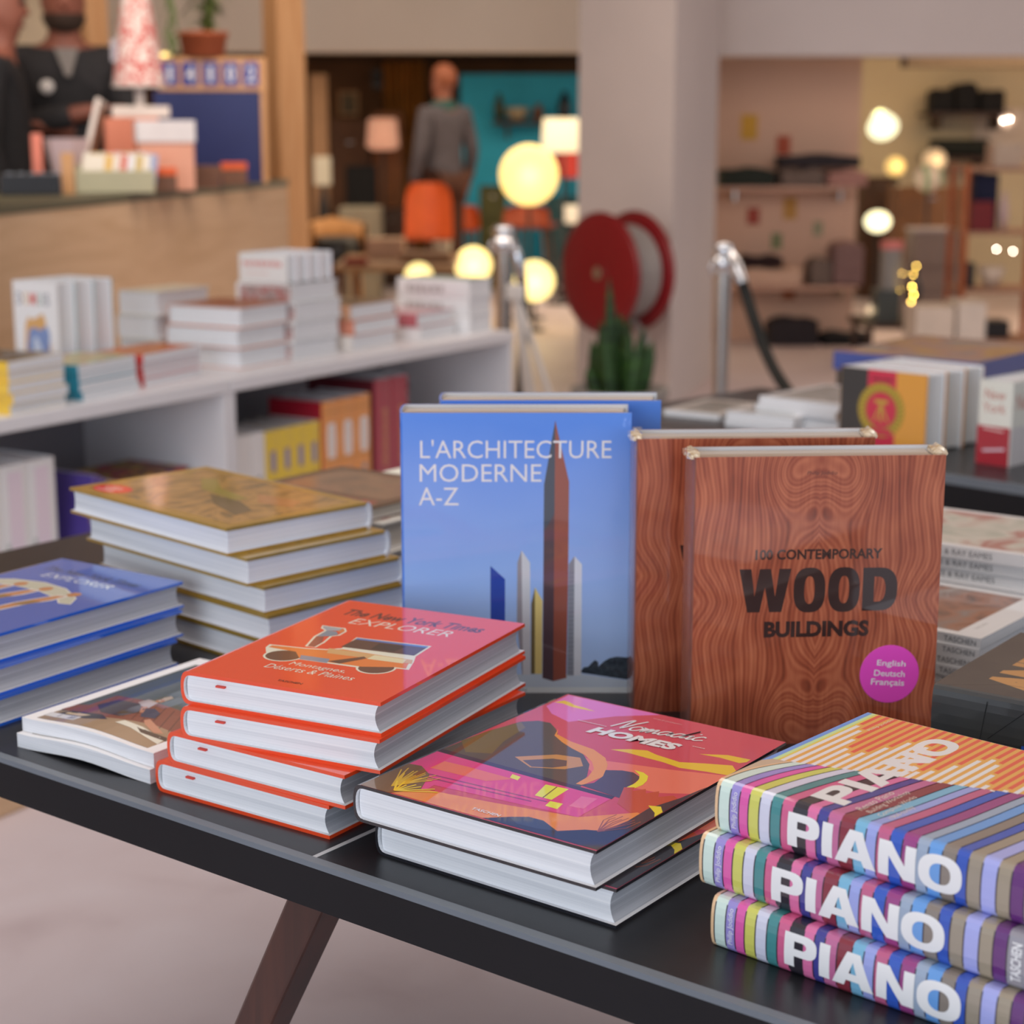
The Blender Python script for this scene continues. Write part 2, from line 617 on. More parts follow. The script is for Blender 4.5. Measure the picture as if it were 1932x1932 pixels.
def rank(i, n):
    if i == n - 1: return 'topmost'
    if i == 0: return 'bottom'
    if i == n - 2: return 'second from top'
    if i == n - 3: return 'third from top'
    return ORD[i]

# ================================================================== THE ROOM
def wall(name, lo, hi, mat, M=None):
    mb = MB(); mb.box(lo, hi, mat, M)
    return struct(mb.build(name))


wall('floor', (-9, -4, -0.06), (11, 20, 0), FLOOR)
wall('ceiling', (-9, -4, 3.15), (11, 11.0, 3.25), CEIL)
# the wall above the openings to the rear rooms, and the pier between them
ZL = at(800, 97, 11.0).z
ZR = at(1650, 105, 10.6).z
wall('wall_back', (-9, 11.0, ZL), (1.0, 11.25, 3.15), WALL_BEIGE)
wall('wall_right', (at(1352, 60, 10.6).x, 10.6, ZR), (11, 10.85, 3.15), WALL_GREY)
# pier: its edge nearest the viewer is at px 1270, faces go back left and right
c0 = at(1270, 300, 8.6)
cL = at(1091, 300, 9.25); cR = at(1352, 300, 9.9)
mb = MB()
foot = [Vector((c0.x, c0.y, 0)), Vector((cR.x, cR.y, 0)), Vector((cR.x + cL.x - c0.x, cR.y + cL.y - c0.y, 0)), Vector((cL.x, cL.y, 0))]
mb.add(foot + [p + UP * 3.15 for p in foot], [(0, 1, 5, 4), (1, 2, 6, 5), (2, 3, 7, 6), (3, 0, 4, 7), (4, 5, 6, 7)], WALL_GREY)
struct(mb.build('wall_pier'))
wall('wall_left', (-5.2, 2.5, 0), (-5.0, 17.7, 3.15), WALL_BEIGE)
# middle rear room
wall('wall_rear', (-6, 17.5, 0), (1.6, 17.7, 3.15), WALL_BROWN)
wall('ceiling_rear', (-6, 11.25, 2.02), (1.7, 17.5, 2.12), DARK_CEIL)
tl = at(868, 140, 16.5); tr = at(1110, 275, 16.5)
wall('wall_teal', (tl.x, 16.5, 0), (tr.x + 0.2, 16.7, tl.z), WALL_TEAL)
# right rear room
wall('wall_partition', (at(1340, 300, 11.6).x, 11.6, 0), (at(1620, 300, 11.6).x, 11.75, 2.5), WALL_PINK)
wall('wall_far_right', (at(1500, 300, 15.5).x, 15.5, 0), (9, 15.7, 3.15), WALL_YELLOW)
wall('ceiling_right', (at(1340, 300, 12).x, 10.85, 2.62), (9, 15.5, 2.72), CEIL)
wall('trim_1', (at(1700, 140, 13).x, 12.8, at(1800, 128, 13).z), (8, 13.05, at(1800, 128, 13).z + 0.10), paint('beam_brown', '7c6b58', rough=0.7))

# ================================================================== DISPLAY TABLE
A1 = -0.655
E1 = V2(A1); N1 = V2(A1 + math.pi / 2)
TZ = 0.75
T0 = Vector((-0.11, 1.29, 0))          # a point of the front edge


def display_table(name, label, P, E, N, x0, x1, depth, legs=True, seam=None):
    r = thing(name, label, 'table')
    M = frame_matrix((P.x, P.y, 0), E, N)
    mb = MB(); mb.box((x0, 0.0, TZ - 0.036), (x1, depth, TZ), BLACK_TOP, M)
    mb.build('table_top', r)
    mb = MB()
    mb.box((x0, -0.004, TZ - 0.040), (x1, 0.0, TZ - 0.0045), BLACK_EDGE, M)
    mb.build('front_apron', r)
    mb = MB(); mb.box((x0, -0.0045, TZ - 0.0045), (x1, 0.0045, TZ + 0.0004), EDGE_GREY, M)
    o = mb.build('edge_band', r); o['label'] = 'grey edge strip along the table top'
    if seam is not None:
        mb = MB(); mb.box((seam, 0.0045, TZ - 0.001), (seam + 0.0045, depth, TZ + 0.0003), paint('pale_strip', 'b9bcc0', rough=0.4), M)
        mb.build('joint_strip', r)
    if legs:
        for (lx, ly, sx, sy) in legs:
            mb = MB()
            top = [(lx - .021, ly - .018), (lx + .021, ly - .018), (lx + .021, ly + .018), (lx - .021, ly + .018)]
            k = 0.72
            vs = [(a, b, TZ - 0.036) for a, b in top] + [(lx + (a - lx) * k + sx, ly + (b - ly) * k + sy, 0) for a, b in top]
            mb.add(vs, [(0, 1, 2, 3), (7, 6, 5, 4), (0, 4, 5, 1), (1, 5, 6, 2), (2, 6, 7, 3), (3, 7, 4, 0)], WALNUT, M=M)
            mb.build('leg', r, bevel=0.003)
    return r


lg = (on(538, 1690, TZ - 0.04) - T0)
lx0 = lg.dot(E1)
display_table('display_table', 'black display table with walnut legs carrying the red and blue book stacks', T0, E1, N1, -1.15, 1.25, 1.15,
              [(lx0, 0.055, -0.36, -0.02), (lx0, 1.07, -0.36, 0.05), (1.1, 0.055, 0.30, -0.02), (1.1, 1.07, 0.30, 0.05)], seam=lx0 + 0.028)

# ------------------------------------------------------------------ red stack
T_H = 0.0293
RED = ink('e0441c'); RED_EDGE = ink('d63a22')


def red_cover(mb, w, d, t):
    a = Art(mb, (0, 0, t), Vector((1, 0, 0)), Vector((0, 1, 0)))
    a.text('The New York Times', .0185, .2165, .149, .0205, '5a2320', bold=.03, shear=.12)
    a.text('EXPLORER', .041, .1925, .107, .0180, 'f6d9c8', bold=-.006, shear=.10)
    body = [(.018, .091), (.0158, .1005), (.0537, .1053), (.0704, .1101), (.0806, .1186), (.0741, .1546), (.1493, .1599), (.1525, .1256), (.1592, .1103), (.1669, .0881), (.1511, .0866), (.1268, .0745), (.0636, .0726), (.0379, .0632)]
    a.poly(body, 'f0dcc4')
    man = [(.0487, .1098), (.0384, .1405), (.0367, .1618), (.029, .167), (.0251, .1749), (.0342, .1741), (.0486, .1752), (.0548, .1671), (.0561, .1529), (.0514, .1469), (.0562, .1276), (.0576, .1107)]
    a.line(man, .0022, 'f0dcc4', closed=True)
    for (x, y, rx, ry) in ((.047, .0765, .0165, .0155), (.139, .0805, .0155, .0155)):
        a.disc(x, y, rx + .002, ry + .002, 'f0dcc4'); a.disc(x, y, rx, ry, '5c3a28')
    a.poly([(.02, .0925), (.02, .0985), (.054, .103), (.071, .1075), (.083, .116), (.155, .114), (.159, .1), (.163, .09), (.152, .0895), (.126, .078), (.064, .0755), (.05, .091)], 'd9772f')
    a.poly([(.0775, .122), (.0765, .152), (.1475, .157), (.15, .127)], '4e3428')
    a.poly([(.0765, .1485), (.076, .153), (.1475, .1578), (.148, .153)], '4a6fb0')
    a.poly([(.105, .128), (.103, .147), (.13, .149), (.128, .129)], '2c2019')
    a.poly([(.0703, .1135), (.1555, .1151), (.1606, .1044), (.077, .0996)], 'c9a06a')
    a.poly([(.06, .0843), (.0891, .0853), (.0932, .0741), (.0651, .0734)], '7d8798')
    a.poly([(.091, .079), (.112, .105), (.117, .101), (.104, .077)], '5c3a28')
    a.poly([(.118, .1), (.118, .113), (.15, .1135), (.153, .102)], 'e2cda6')
    a.poly([(.0495, .111), (.040, .1405), (.0445, .147), (.0545, .127), (.0565, .112)], '8c4a3c')
    a.poly([(.040, .1405), (.038, .161), (.047, .163), (.0545, .155), (.0505, .1465)], '7c8692')
    a.poly([(.038, .161), (.028, .170), (.027, .1735), (.047, .1735), (.049, .166)], '9aa0a6')
    a.poly([(.0475, .164), (.0485, .1735), (.0535, .168), (.0535, .160)], 'd07a40')
    a.text('Montagnes,', .0655, .0525, .0565, .0120, 'f6ddc8', shear=.05)
    a.text('Déserts & Plaines', .0505, .0395, .088, .0115, 'f6ddc8', shear=.05)
    a.text('TASCHEN', .0825, .0115, .0245, .0044, '5a2320', bold=.02)


def red_book(i, x, y, th):
    return make_book('hardcover_book', 'red hardcover with a red bookmark ribbon, ' + rank(i, 4) + ' of the red stack', 'book', 'red hardcovers on the display table',
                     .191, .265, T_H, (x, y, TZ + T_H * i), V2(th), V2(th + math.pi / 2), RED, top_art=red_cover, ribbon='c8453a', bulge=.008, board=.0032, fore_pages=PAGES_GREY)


def lf(rf, th, w):      # left-front corner from the right-front one
    return rf[0] - w * math.cos(th), rf[1] - w * math.sin(th)


red_book(3, -.277, 1.455, -.462)
red_book(2, *lf((-.1069, 1.3632), -.468, .191), -.468)
red_book(1, *lf((-.1355, 1.3607), -.592, .191), -.592)
red_book(0, *lf((-.1496, 1.369), -.600, .191), -.600)

# ------------------------------------------------------------------ open-road picture book pair (pink sunset covers)
NAVY = ink('17181f')


def nomad_cover(mb, w, d, t):
    m = ramp_mat('sunset_sky', [(0.0, 'c9424a'), (0.62, 'd85466'), (1.0, 'd9679a')], scale=(1, 1, 1), noise=7, detail=1, rough=0.4, spec=0.3, coat=1.0, coat_rough=0.03)
    a = Art(mb, (0, 0, t), Vector((1, 0, 0)), Vector((0, 1, 0)))
    a.rect(0, 0, w, d, m)
    a.poly([(.002, .288), (.1, .289), (.07, .262), (.045, .225), (.02, .235), (.004, .25)], 'cf6fb4')
    a.poly([(0.10, .155), (.18, .175), (.224, .19), (.224, .14), (.20, .125), (.15, .12)], 'e0705a')
    a.poly([(.0031, .2627), (.008, .2722), (.0145, .2712), (.0232, .2668), (.034, .266), (.048, .263), (.035, .2612), (.0232, .2611), (.012, .2645)], 'f0b82e')
    a.poly([(.1138, .1868), (.127, .197), (.1402, .2027), (.152, .1985), (.1764, .1946), (.195, .204), (.2155, .2132), (.224, .204), (.2245, .191), (.205, .188), (.1834, .1829), (.165, .1865), (.1476, .1872), (.130, .1885)], 'f0b32c')
    a.poly([(.1794, .221), (.2001, .2327), (.2209, .2342), (.221, .227), (.2173, .2213), (.198, .2235)], 'f0b32c')
    # hills, winding paths
    a.poly([(.0, .105), (.003, .1615), (.0109, .2003), (.022, .212), (.0339, .2133), (.047, .203), (.0588, .1899), (.0872, .178), (.1199, .1465), (.1333, .1232), (.1433, .0986), (.0056, .0955)], '53473a')
    a.poly([(.0, .13), (.003, .165), (.012, .2), (.024, .19), (.03, .15), (.04, .12), (.02, .11)], '6d5a2c')
    a.poly([(.06, .125), (.085, .15), (.105, .155), (.118, .14), (.11, .125), (.085, .112)], 'b98443')
    a.poly([(.07, .122), (.088, .14), (.1, .143), (.107, .132), (.1, .122), (.085, .114)], '5a4a42')
    a.poly([(.0484, .2048), (.056, .192), (.076, .1836), (.1029, .1783), (.122, .167), (.1326, .1543), (.1448, .1308), (.1419, .1038), (.136, .103), (.135, .122), (.129, .1397), (.118, .153), (.1046, .1625), (.086, .170), (.0712, .1777), (.056, .188)], 'dd8a34')
    a.poly([(.138, .143), (.149, .150), (.1589, .1517), (.1690, .146), (.1717, .1384), (.1738, .124), (.178, .1116), (.1832, .097), (.1404, .1028), (.1464, .1135), (.144, .130)], '4a3a44')
    a.poly([(.1568, .1568), (.166, .156), (.1731, .1516), (.178, .142), (.1802, .1319), (.1788, .122), (.1801, .1148), (.185, .105), (.1872, .0934), (.1817, .0959), (.1765, .108), (.1726, .1201), (.1733, .132), (.1711, .1412), (.166, .150)], 'eecb2e')
    a.poly([(.1711, .119), (.178, .124), (.181, .116), (.187, .126), (.192, .118), (.198, .128), (.204, .117), (.212, .1265), (.2225, .12), (.2225, .066), (.1856, .0867)], 'b4482f')
    # the long pink house with lit windows
    a.poly([(.0, .1047), (.1762, .0979), (.1772, .0454), (.0474, .034), (.0502, .0116), (.0, .0201)], 'cf3f7c')
    a.poly([(.0, .1047), (.1762, .0979), (.1773, .0915), (.0, .0973)], '3c2733')
    a.poly([(.02, .052), (.14, .0585), (.14, .0565), (.02, .0495)], '8c2f63')
    a.poly([(.02, .045), (.13, .052), (.13, .05), (.02, .0425)], '8c2f63')
    a.poly([(.02, .063), (.075, .0655), (.09, .082), (.045, .083), (.02, .082)], 'd86a58')
    a.poly([(.0827, .0906), (.0919, .0895), (.0944, .0817), (.0858, .0831)], 'f2d33c')
    a.poly([(.1178, .0874), (.1383, .0898), (.1407, .0628), (.1246, .0631)], 'f3dc45')
    a.line([(.128, .0884), (.1325, .0628)], .0012, '7c5a22')
    a.poly([(.1413, .0602), (.1525, .0613), (.1552, .0496), (.1437, .05)], 'f3dc45')
    a.poly([(.155, .083), (.168, .086), (.171, .062), (.159, .06)], 'd9688c')
    # ground, shrubs
    a.poly([(.03, .0015), (.0483, .0226), (.11, .032), (.1772, .0454), (.2086, .08), (.2225, .075), (.2225, .034), (.1801, .0139), (.1253, .0015)], 'd8823f')
    a.poly([(.12, .0015), (.1352, .0155), (.1588, .0234), (.1801, .0139), (.195, .028), (.2076, .034), (.2116, .0593), (.2107, .0932), (.219, .125), (.2238, .1588), (.2238, .0015)], '2b2a33')
    a.poly([(.1352, .0155), (.147, .024), (.16, .0245), (.172, .018), (.18, .0139), (.165, .009), (.147, .008)], '3a4150')
    for k in range(9):
        x = .196 + .0028 * k; a.line([(.205, .03), (x, .052 + .004 * math.sin(k * 2.1)), (x + .002, .064 + .003 * math.cos(k * 3))], .0009, '8a4a35')
    a.poly([(.2074, .0968), (.2165, .1005), (.2235, .0916), (.2235, .0796), (.2194, .0868)], 'ecc52c')
    a.poly([(.0, .0), (.03, .0), (.045, .02), (.03, .05), (.012, .062), (.0, .06)], '6d5030')
    for k in range(16):
        x = .004 + .0026 * k
        a.line([(.022, .012), (.5 * (x + .022), .03), (x, .046 + .006 * math.sin(k * 1.7))], .0011, 'c9a32a')
    for k in range(8):
        a.line([(.030, .006), (.018 + .006 * k, .024 + .003 * math.sin(k * 2.3))], .0018, 'dcb92e')
    # lettering
    hand(a, .0815, .2335, .0835, .026, 'f5eef0')
    a.text('HOMES', .0725, .2105, .0865, .0175, 'f5eef0', bold=.055, shear=.18, a=.045, space=1.02)
    a.dashes(.050, .2322, .0305, .0016, 16, 'e7b9b8')
    a.dashes(.166, .2328, .012, .0016, 7, 'e7b9b8')
    a.text('PHILIP JODIDIO', .1015, .2742, .0285, .0024, 'e7b9b8')
    a.text('TASCHEN', .1025, .0098, .0262, .0045, 'f3e9e6', bold=.02)


def hand(a, u, v, du, dv, mat):
    """brush-script word drawn as strokes"""
    S = {
        'N': [(.0, .1), (.12, .9), (.2, 1), (.24, .7), (.34, .05), (.46, .75), (.56, 1.1)],
        'o': [(.30, .45), (.12, .45), (.02, .25), (.12, .02), (.28, .06), (.34, .28), (.28, .45), (.5, .35)],
        'm': [(.0, .4), (.05, .0), (.12, .35), (.2, .42), (.22, .02), (.3, .35), (.38, .42), (.42, .05), (.52, .1)],
        'a': [(.30, .40), (.12, .42), (.02, .2), (.12, .0), (.28, .2), (.32, .42), (.32, .08), (.44, .12)],
        'd': [(.30, .40), (.12, .42), (.02, .2), (.12, .0), (.28, .2), (.42, .95), (.32, .3), (.34, .04), (.46, .12)],
        'i': [(.0, .3), (.08, .42), (.06, .1), (.12, .0), (.22, .12)],
        'c': [(.28, .38), (.16, .45), (.03, .22), (.12, .0), (.34, .12)],
    }
    adv = dict(N=.56, o=.40, m=.52, a=.42, d=.46, i=.2, c=.34)
    tot = sum(adv[c] for c in 'Nomadic')
    x = 0
    for c in 'Nomadic':
        pts = S[c]
        fine = []
        for i in range(len(pts) - 1):
            p0 = pts[max(i - 1, 0)]; p1 = pts[i]; p2 = pts[i + 1]; p3 = pts[min(i + 2, len(pts) - 1)]
            for k in range(5):
                t = k / 5
                fine.append(tuple(.5 * (2 * p1[j] + (p2[j] - p0[j]) * t + (2 * p0[j] - 5 * p1[j] + 4 * p2[j] - p3[j]) * t * t + (3 * p1[j] - p0[j] - 3 * p2[j] + p3[j]) * t ** 3) for j in (0, 1)))
        fine.append(pts[-1])
        sk = lambda p: (u + (x + p[0]) / tot * du + p[1] * dv * .18, v + p[1] * dv + (x + p[0]) / tot * du * .17)
        a.line([sk(p) for p in fine], .0021, mat)
        if c == 'i':
            q = sk((.16, .66)); a.disc(q[0], q[1], .0012, .0012, mat, 10)
        x += adv[c]


NT = .031
BL_H = make_book('picture_book', 'pink sunset picture book lying on top of its twin at the table edge', 'book', 'sunset picture books',
                 .224, .290, NT, (-.12, 1.33, TZ + NT), V2(-.633), V2(-.633 + math.pi / 2), NAVY, top_art=nomad_cover, bulge=.008, fore_pages=PAGES_GREY)
x, y = lf((.0756, 1.2009), -.645, .224)
make_book('picture_book', 'pink sunset picture book lying under its twin at the table edge', 'book', 'sunset picture books',
          .224, .290, NT, (x, y, TZ), V2(-.645), V2(-.645 + math.pi / 2), NAVY, top_art=nomad_cover, bulge=.008, fore_pages=PAGES_GREY)

# ------------------------------------------------------------------ striped thick books, lying with their spines to the front
PT, PD, PW = .0385, .262, .199
STRIPES = [(.0030, 'd8b48c'), (.0125, 'c3dccd'), (.0205, '8f86c4'), (.0285, 'd0589f'), (.0375, 'c2c25e'), (.0468, 'c4c6d8'), (.0555, '3f8184'), (.0650, 'c25a83'),
           (.0760, '26222c'), (.0845, 'cc6a98'), (.0925, '3a3a86'), (.1025, 'b2628c'), (.1135, '7c2a38'), (.1225, '6fa8c6'), (.1310, '8f9ad2'), (.1405, 'b2587e'),
           (.1500, '2c53b0'), (.1605, '8c3a78'), (.1690, '8f9fb4'), (.1790, '5f93cf'), (.1890, '7d746c'), (.1976, '2f50aa'), (.2075, '8f8576'), (.2183, '9aa0e0'),
           (.2279, '938876'), (.2374, '5b2a6c'), (.2640, '8a8890')]


def piano_book(i, n, hx, hy, th):
    """hx,hy: the head end of the spine"""
    along = V2(th); deep = V2(th + math.pi / 2)
    O = Vector((hx, hy, TZ + PT * i)) + along * PD
    st = []
    prev = 0
    for (a1, c) in STRIPES:
        a1 = min(a1, PD)
        st.append((max(0, PD - a1), PD - prev, ink(c)))
        prev = a1
    st = [s for s in st if s[1] - s[0] > 1e-5]

    def top(mb, w, d, t):
        a = Art(mb, (0, d, t), Vector((0, -1, 0)), Vector((1, 0, 0)))
        e = .0006
        # stripes of the spine running on over the cover with a lazy bend
        p = 0.0
        lim = lambda u: .056 + .333 * u
        for (a1, c) in STRIPES:
            a1 = min(a1, PD)
            if a1 <= p: break
            def col(u):
                pts = []
                for k in range(9):
                    q = k / 8
                    sh = .017 * (q ** 2.4) + .006 * math.sin(q * 3.1) * min(1, u / .1)
                    uu = min(max(u + sh, 0), PD - e)
                    pts.append((uu, q * lim(uu)))
                return pts
            L = col(p); R = col(a1)
            a.poly(L + R[::-1], c, keep=True)
            a.line(R, .0009, '2e2630')
            a.k -= 1
            p = a1
        a.k += 2
        # far part: fine orange and white stripes
        D = PW - e
        a.poly([(0, lim(0)), (0, D), (PD - e, D), (PD - e, lim(PD))], 'e0a04c')
        k = 0
        u = .010
        while u < PD:
            u1 = min(u + .0036, PD - e)
            mid = .120 + .055 * ((k * 7) % 10) / 10 if False else (.150 - .0006 * (k % 8) * 4)
            far = D
            cut = .135 + .03 * math.cos(k * .785)
            lo = lim(u)
            a.poly([(u, lo), (u1, lo), (u1, cut), (u, cut)], 'f3ece2', keep=True)
            a.poly([(u, cut + .004), (u1, cut + .004), (u1, far), (u, far)], 'd4553f', keep=True)
            u += .0072; k += 1
        a.k += 1
        a.poly([(0, .05), (.0045, lim(.0045)), (.0045, D), (0, D)], '5f93d6')
        a.poly([(.0045, lim(.0045)), (.0078, lim(.0078)), (.0078, D), (.0045, D)], 'b8d69a')
        a.poly([(.0078, lim(.0078)), (.010, lim(.010)), (.010, D), (.0078, D)], 'e6c552')
        # title running away from the spine, letters stand toward the head
        a.glyphs(heavy2d('PIANO'), .0945, .012, .168, .029, ink('f4f1ec'), math.pi / 2 - .01)
        for j, s_ in enumerate(('Renzo Piano', 'Building Workshop', 'Complete Works', '1966-today')):
            a.text(s_, .108 + .0085 * j, .012, None, .0062, 'cfc4bb', a=math.pi / 2, shear=.15)
        a.text('Philip Jodidio', .026, .16, .036, .004, 'e9c9b0', a=math.pi / 2 - .01)

    def sp(mb, w, d, t, bulge):
        # lettering wrapped round the spine
        def wrap(g, u, v, du, dv, mat, rot=False):
            vs, fs, asp = g
            bm = bmesh.new()
            bv = [bm.verts.new((x, y, 0)) for x, y in vs]
            for f in fs:
                try: bm.faces.new([bv[k] for k in f])
                except ValueError: pass
            for q in range(1, 9):
                bmesh.ops.bisect_plane(bm, geom=bm.verts[:] + bm.edges[:] + bm.faces[:], plane_co=((q / 9, 0, 0) if rot else (0, q / 9, 0)), plane_no=((1, 0, 0) if rot else (0, 1, 0)))
            bm.verts.index_update()
            out = []
            for p in bm.verts:
                if rot: uu = u - p.co.y * dv; zz = v + p.co.x * du
                else: uu = u + p.co.x * du; zz = v + p.co.y * dv
                out.append((spine_x(zz, t, bulge) - .00025, d - uu, zz))
            mb.add(out, [[k.index for k in f.verts] for f in bm.faces], mat)
            bm.free()
        # narrow dark seams between the stripes
        for (a1, c) in STRIPES[:-1]:
            n = 10
            vs = []
            for q in range(n + 1):
                z = t * q / n
                x = spine_x(z, t, bulge) - .00015
                vs += [(x, d - a1 - .00045, z), (x, d - a1 + .00045, z)]
            mb.add(vs, [(2 * q, 2 * q + 1, 2 * q + 3, 2 * q + 2) for q in range(n)], ink('2e2630'))
        wrap(heavy2d('PIANO'), .0615, .0065, .133, .0255, ink('eef0f6', False))
        wrap(text2d('Philip Jodidio'), .0195, .0065, .027, .0052, ink('d9dcec', False), True)
        wrap(text2d('TASCHEN', .03), .2475, .006, .026, .0072, ink('dcdde2', False), True)

    return make_book('coffee_table_book', 'colour-striped thick book with white capitals, ' + ('topmost' if i == 2 else 'middle one' if i == 1 else 'bottom one') + ' of three', 'book', 'colour-striped thick books',
                     PW, PD, PT, O, deep, -along, ink('b8a58c'), top_art=top, spine_art=sp, stripes=st, bulge=.0075, hard=True)


piano_book(2, 3, .150, 1.203, -.736)
piano_book(1, 3, .139, 1.198, -.730)
piano_book(0, 3, .146, 1.178, -.724)

# ------------------------------------------------------------------ upright blue books
SKY = None


def sky_mat():
    m, nt, b = new_mat('printed_sky')
    tc = nt.nodes.new('ShaderNodeTexCoord'); sx = nt.nodes.new('ShaderNodeSeparateXYZ')
    nt.links.new(tc.outputs['Object'], sx.inputs[0])
    n = nt.nodes.new('ShaderNodeTexNoise'); n.inputs['Scale'].default_value = 9
    nt.links.new(tc.outputs['Object'], n.inputs['Vector'])
    ma = nt.nodes.new('ShaderNodeMath'); ma.operation = 'MULTIPLY_ADD'; ma.inputs[1].default_value = 3.4; ma.inputs[2].default_value = -.05
    nt.links.new(sx.outputs['Y'], ma.inputs[0])
    ad = nt.nodes.new('ShaderNodeMath'); ad.operation = 'MULTIPLY_ADD'; ad.inputs[1].default_value = .18
    nt.links.new(n.outputs['Fac'], ad.inputs[0]); nt.links.new(ma.outputs[0], ad.inputs[2])
    r = nt.nodes.new('ShaderNodeValToRGB'); e = r.color_ramp.elements
    e[0].color = (*lin('bcd8ff'), 1); e[0].position = .1
    e[1].color = (*lin('5c94f2'), 1); e[1].position = 1
    nt.links.new(ad.outputs[0], r.inputs['Fac'])
    nt.links.new(r.outputs['Color'], b.inputs['Base Color'])
    setp(b, rough=0.45, spec=0.3, coat=1.0, coat_rough=0.05)
    return m


SKY = sky_mat()


def blue_cover(mb, w, d, t):
    a = Art(mb, (0, 0, t), Vector((1, 0, 0)), Vector((0, 1, 0)))
    a.poly([(.06, .0), (.06, .0196), (.1815, .0204), (.2299, .0133), (.2299, .0)], 'b9c6d2')
    a.rect(.02, .0, .2299, .006, 'cfd6de')
    tr = ramp_mat('printed_trees', [(0.35, '1f2a38'), (0.6, '3c4a55')], noise=200, rough=.4, coat=1.0, coat_rough=.05)
    a.poly([(.180, .0215), (.184, .0275), (.1885, .028), (.1925, .0325), (.1958, .0355), (.199, .033), (.1992, .0284), (.205, .034), (.211, .0375), (.218, .039), (.2299, .038), (.2299, .014), (.1823, .0215)], tr)
    a.text("L'ARCHITECTURE", .0176, .2468, .1925, .0188, 'f2f3f8', bold=-.004)
    a.text('MODERNE', .0168, .2226, .1228, .0182, 'f2f3f8', bold=-.004)
    a.text('A-Z', .0156, .1985, .0402, .0182, 'f2f3f8', bold=-.004)
    a.poly([(.0881, .1352), (.1029, .1213), (.1029, .018), (.088, .018)], '1f3f9c')
    a.poly([(.088, .1352), (.0884, .1345), (.0884, .018), (.088, .018)], '0f2766')
    a.poly([(.115, .0777), (.1155, .1386), (.1197, .1515), (.1213, .149), (.1215, .0196), (.1205, .0196)], '8f8a90')
    a.poly([(.1197, .1515), (.1284, .1386), (.1292, .0196), (.1213, .0196)], 'c3c4c8')
    a.poly([(.1297, .0952), (.1335, .1126), (.1338, .0204), (.1295, .0204)], '6b5d3c')
    a.poly([(.1335, .1126), (.1412, .0987), (.1411, .0204), (.1336, .0204)], 'd6c27a')
    a.poly([(.1679, .1369), (.1737, .1455), (.1740, .0187), (.167, .0187)], '7d828c')
    a.poly([(.1737, .1455), (.1813, .1369), (.1815, .0187), (.1738, .0187)], 'c8ccd2')
    for q in range(24):
        y = .022 + q * .0046
        a.line([(.1674, y), (.1740, y + .0004)], .0004, '5a606b'); a.k -= 1
    a.k += 1
    a.poly([(.1534, .2855), (.1424, .2199), (.1415, .016), (.1526, .0125)], '4d3a40')
    a.poly([(.1534, .2855), (.1677, .2224), (.1673, .1039), (.1662, .016), (.1526, .0125)], '8a4a3a')
    a.poly([(.1424, .2199), (.1534, .2855), (.1531, .19), (.1421, .17)], '3a4450')
    a.text("L'ARCHITECTURE", .0176, .2468, .1925, .0188, 'f2f3f8', bold=-.004)
    a.text('TASCHEN', .095, .0015, .03, .003, '7c8896')


BLUE_SIDE = ink('3f78d6')


def blue_book(O, yaw, label):
    X = V2(yaw)
    b = make_book('upright_book', label, 'book', 'upright sky-blue books', .230, .293, .060, O, X, UP, SKY, pages=PAGES_FILM_SHEEN, top_art=blue_cover,
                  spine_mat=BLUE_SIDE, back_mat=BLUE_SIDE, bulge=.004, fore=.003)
    return b


# (an upright book's front cover is its local top: origin sits one thickness behind the cover)
def upright(px, py, yaw, t):
    n = Vector((math.sin(yaw), -math.cos(yaw), 0))
    return Vector((px, py, TZ)) - n * t


blue_book(upright(-.110, 1.761, 0.0, .060), 0.0, 'sky-blue upright book with a tall tower on its cover, in front')
blue_book(upright(-.0735, 1.846, 0.0, .060), 0.0, 'sky-blue upright book mostly hidden behind its twin')


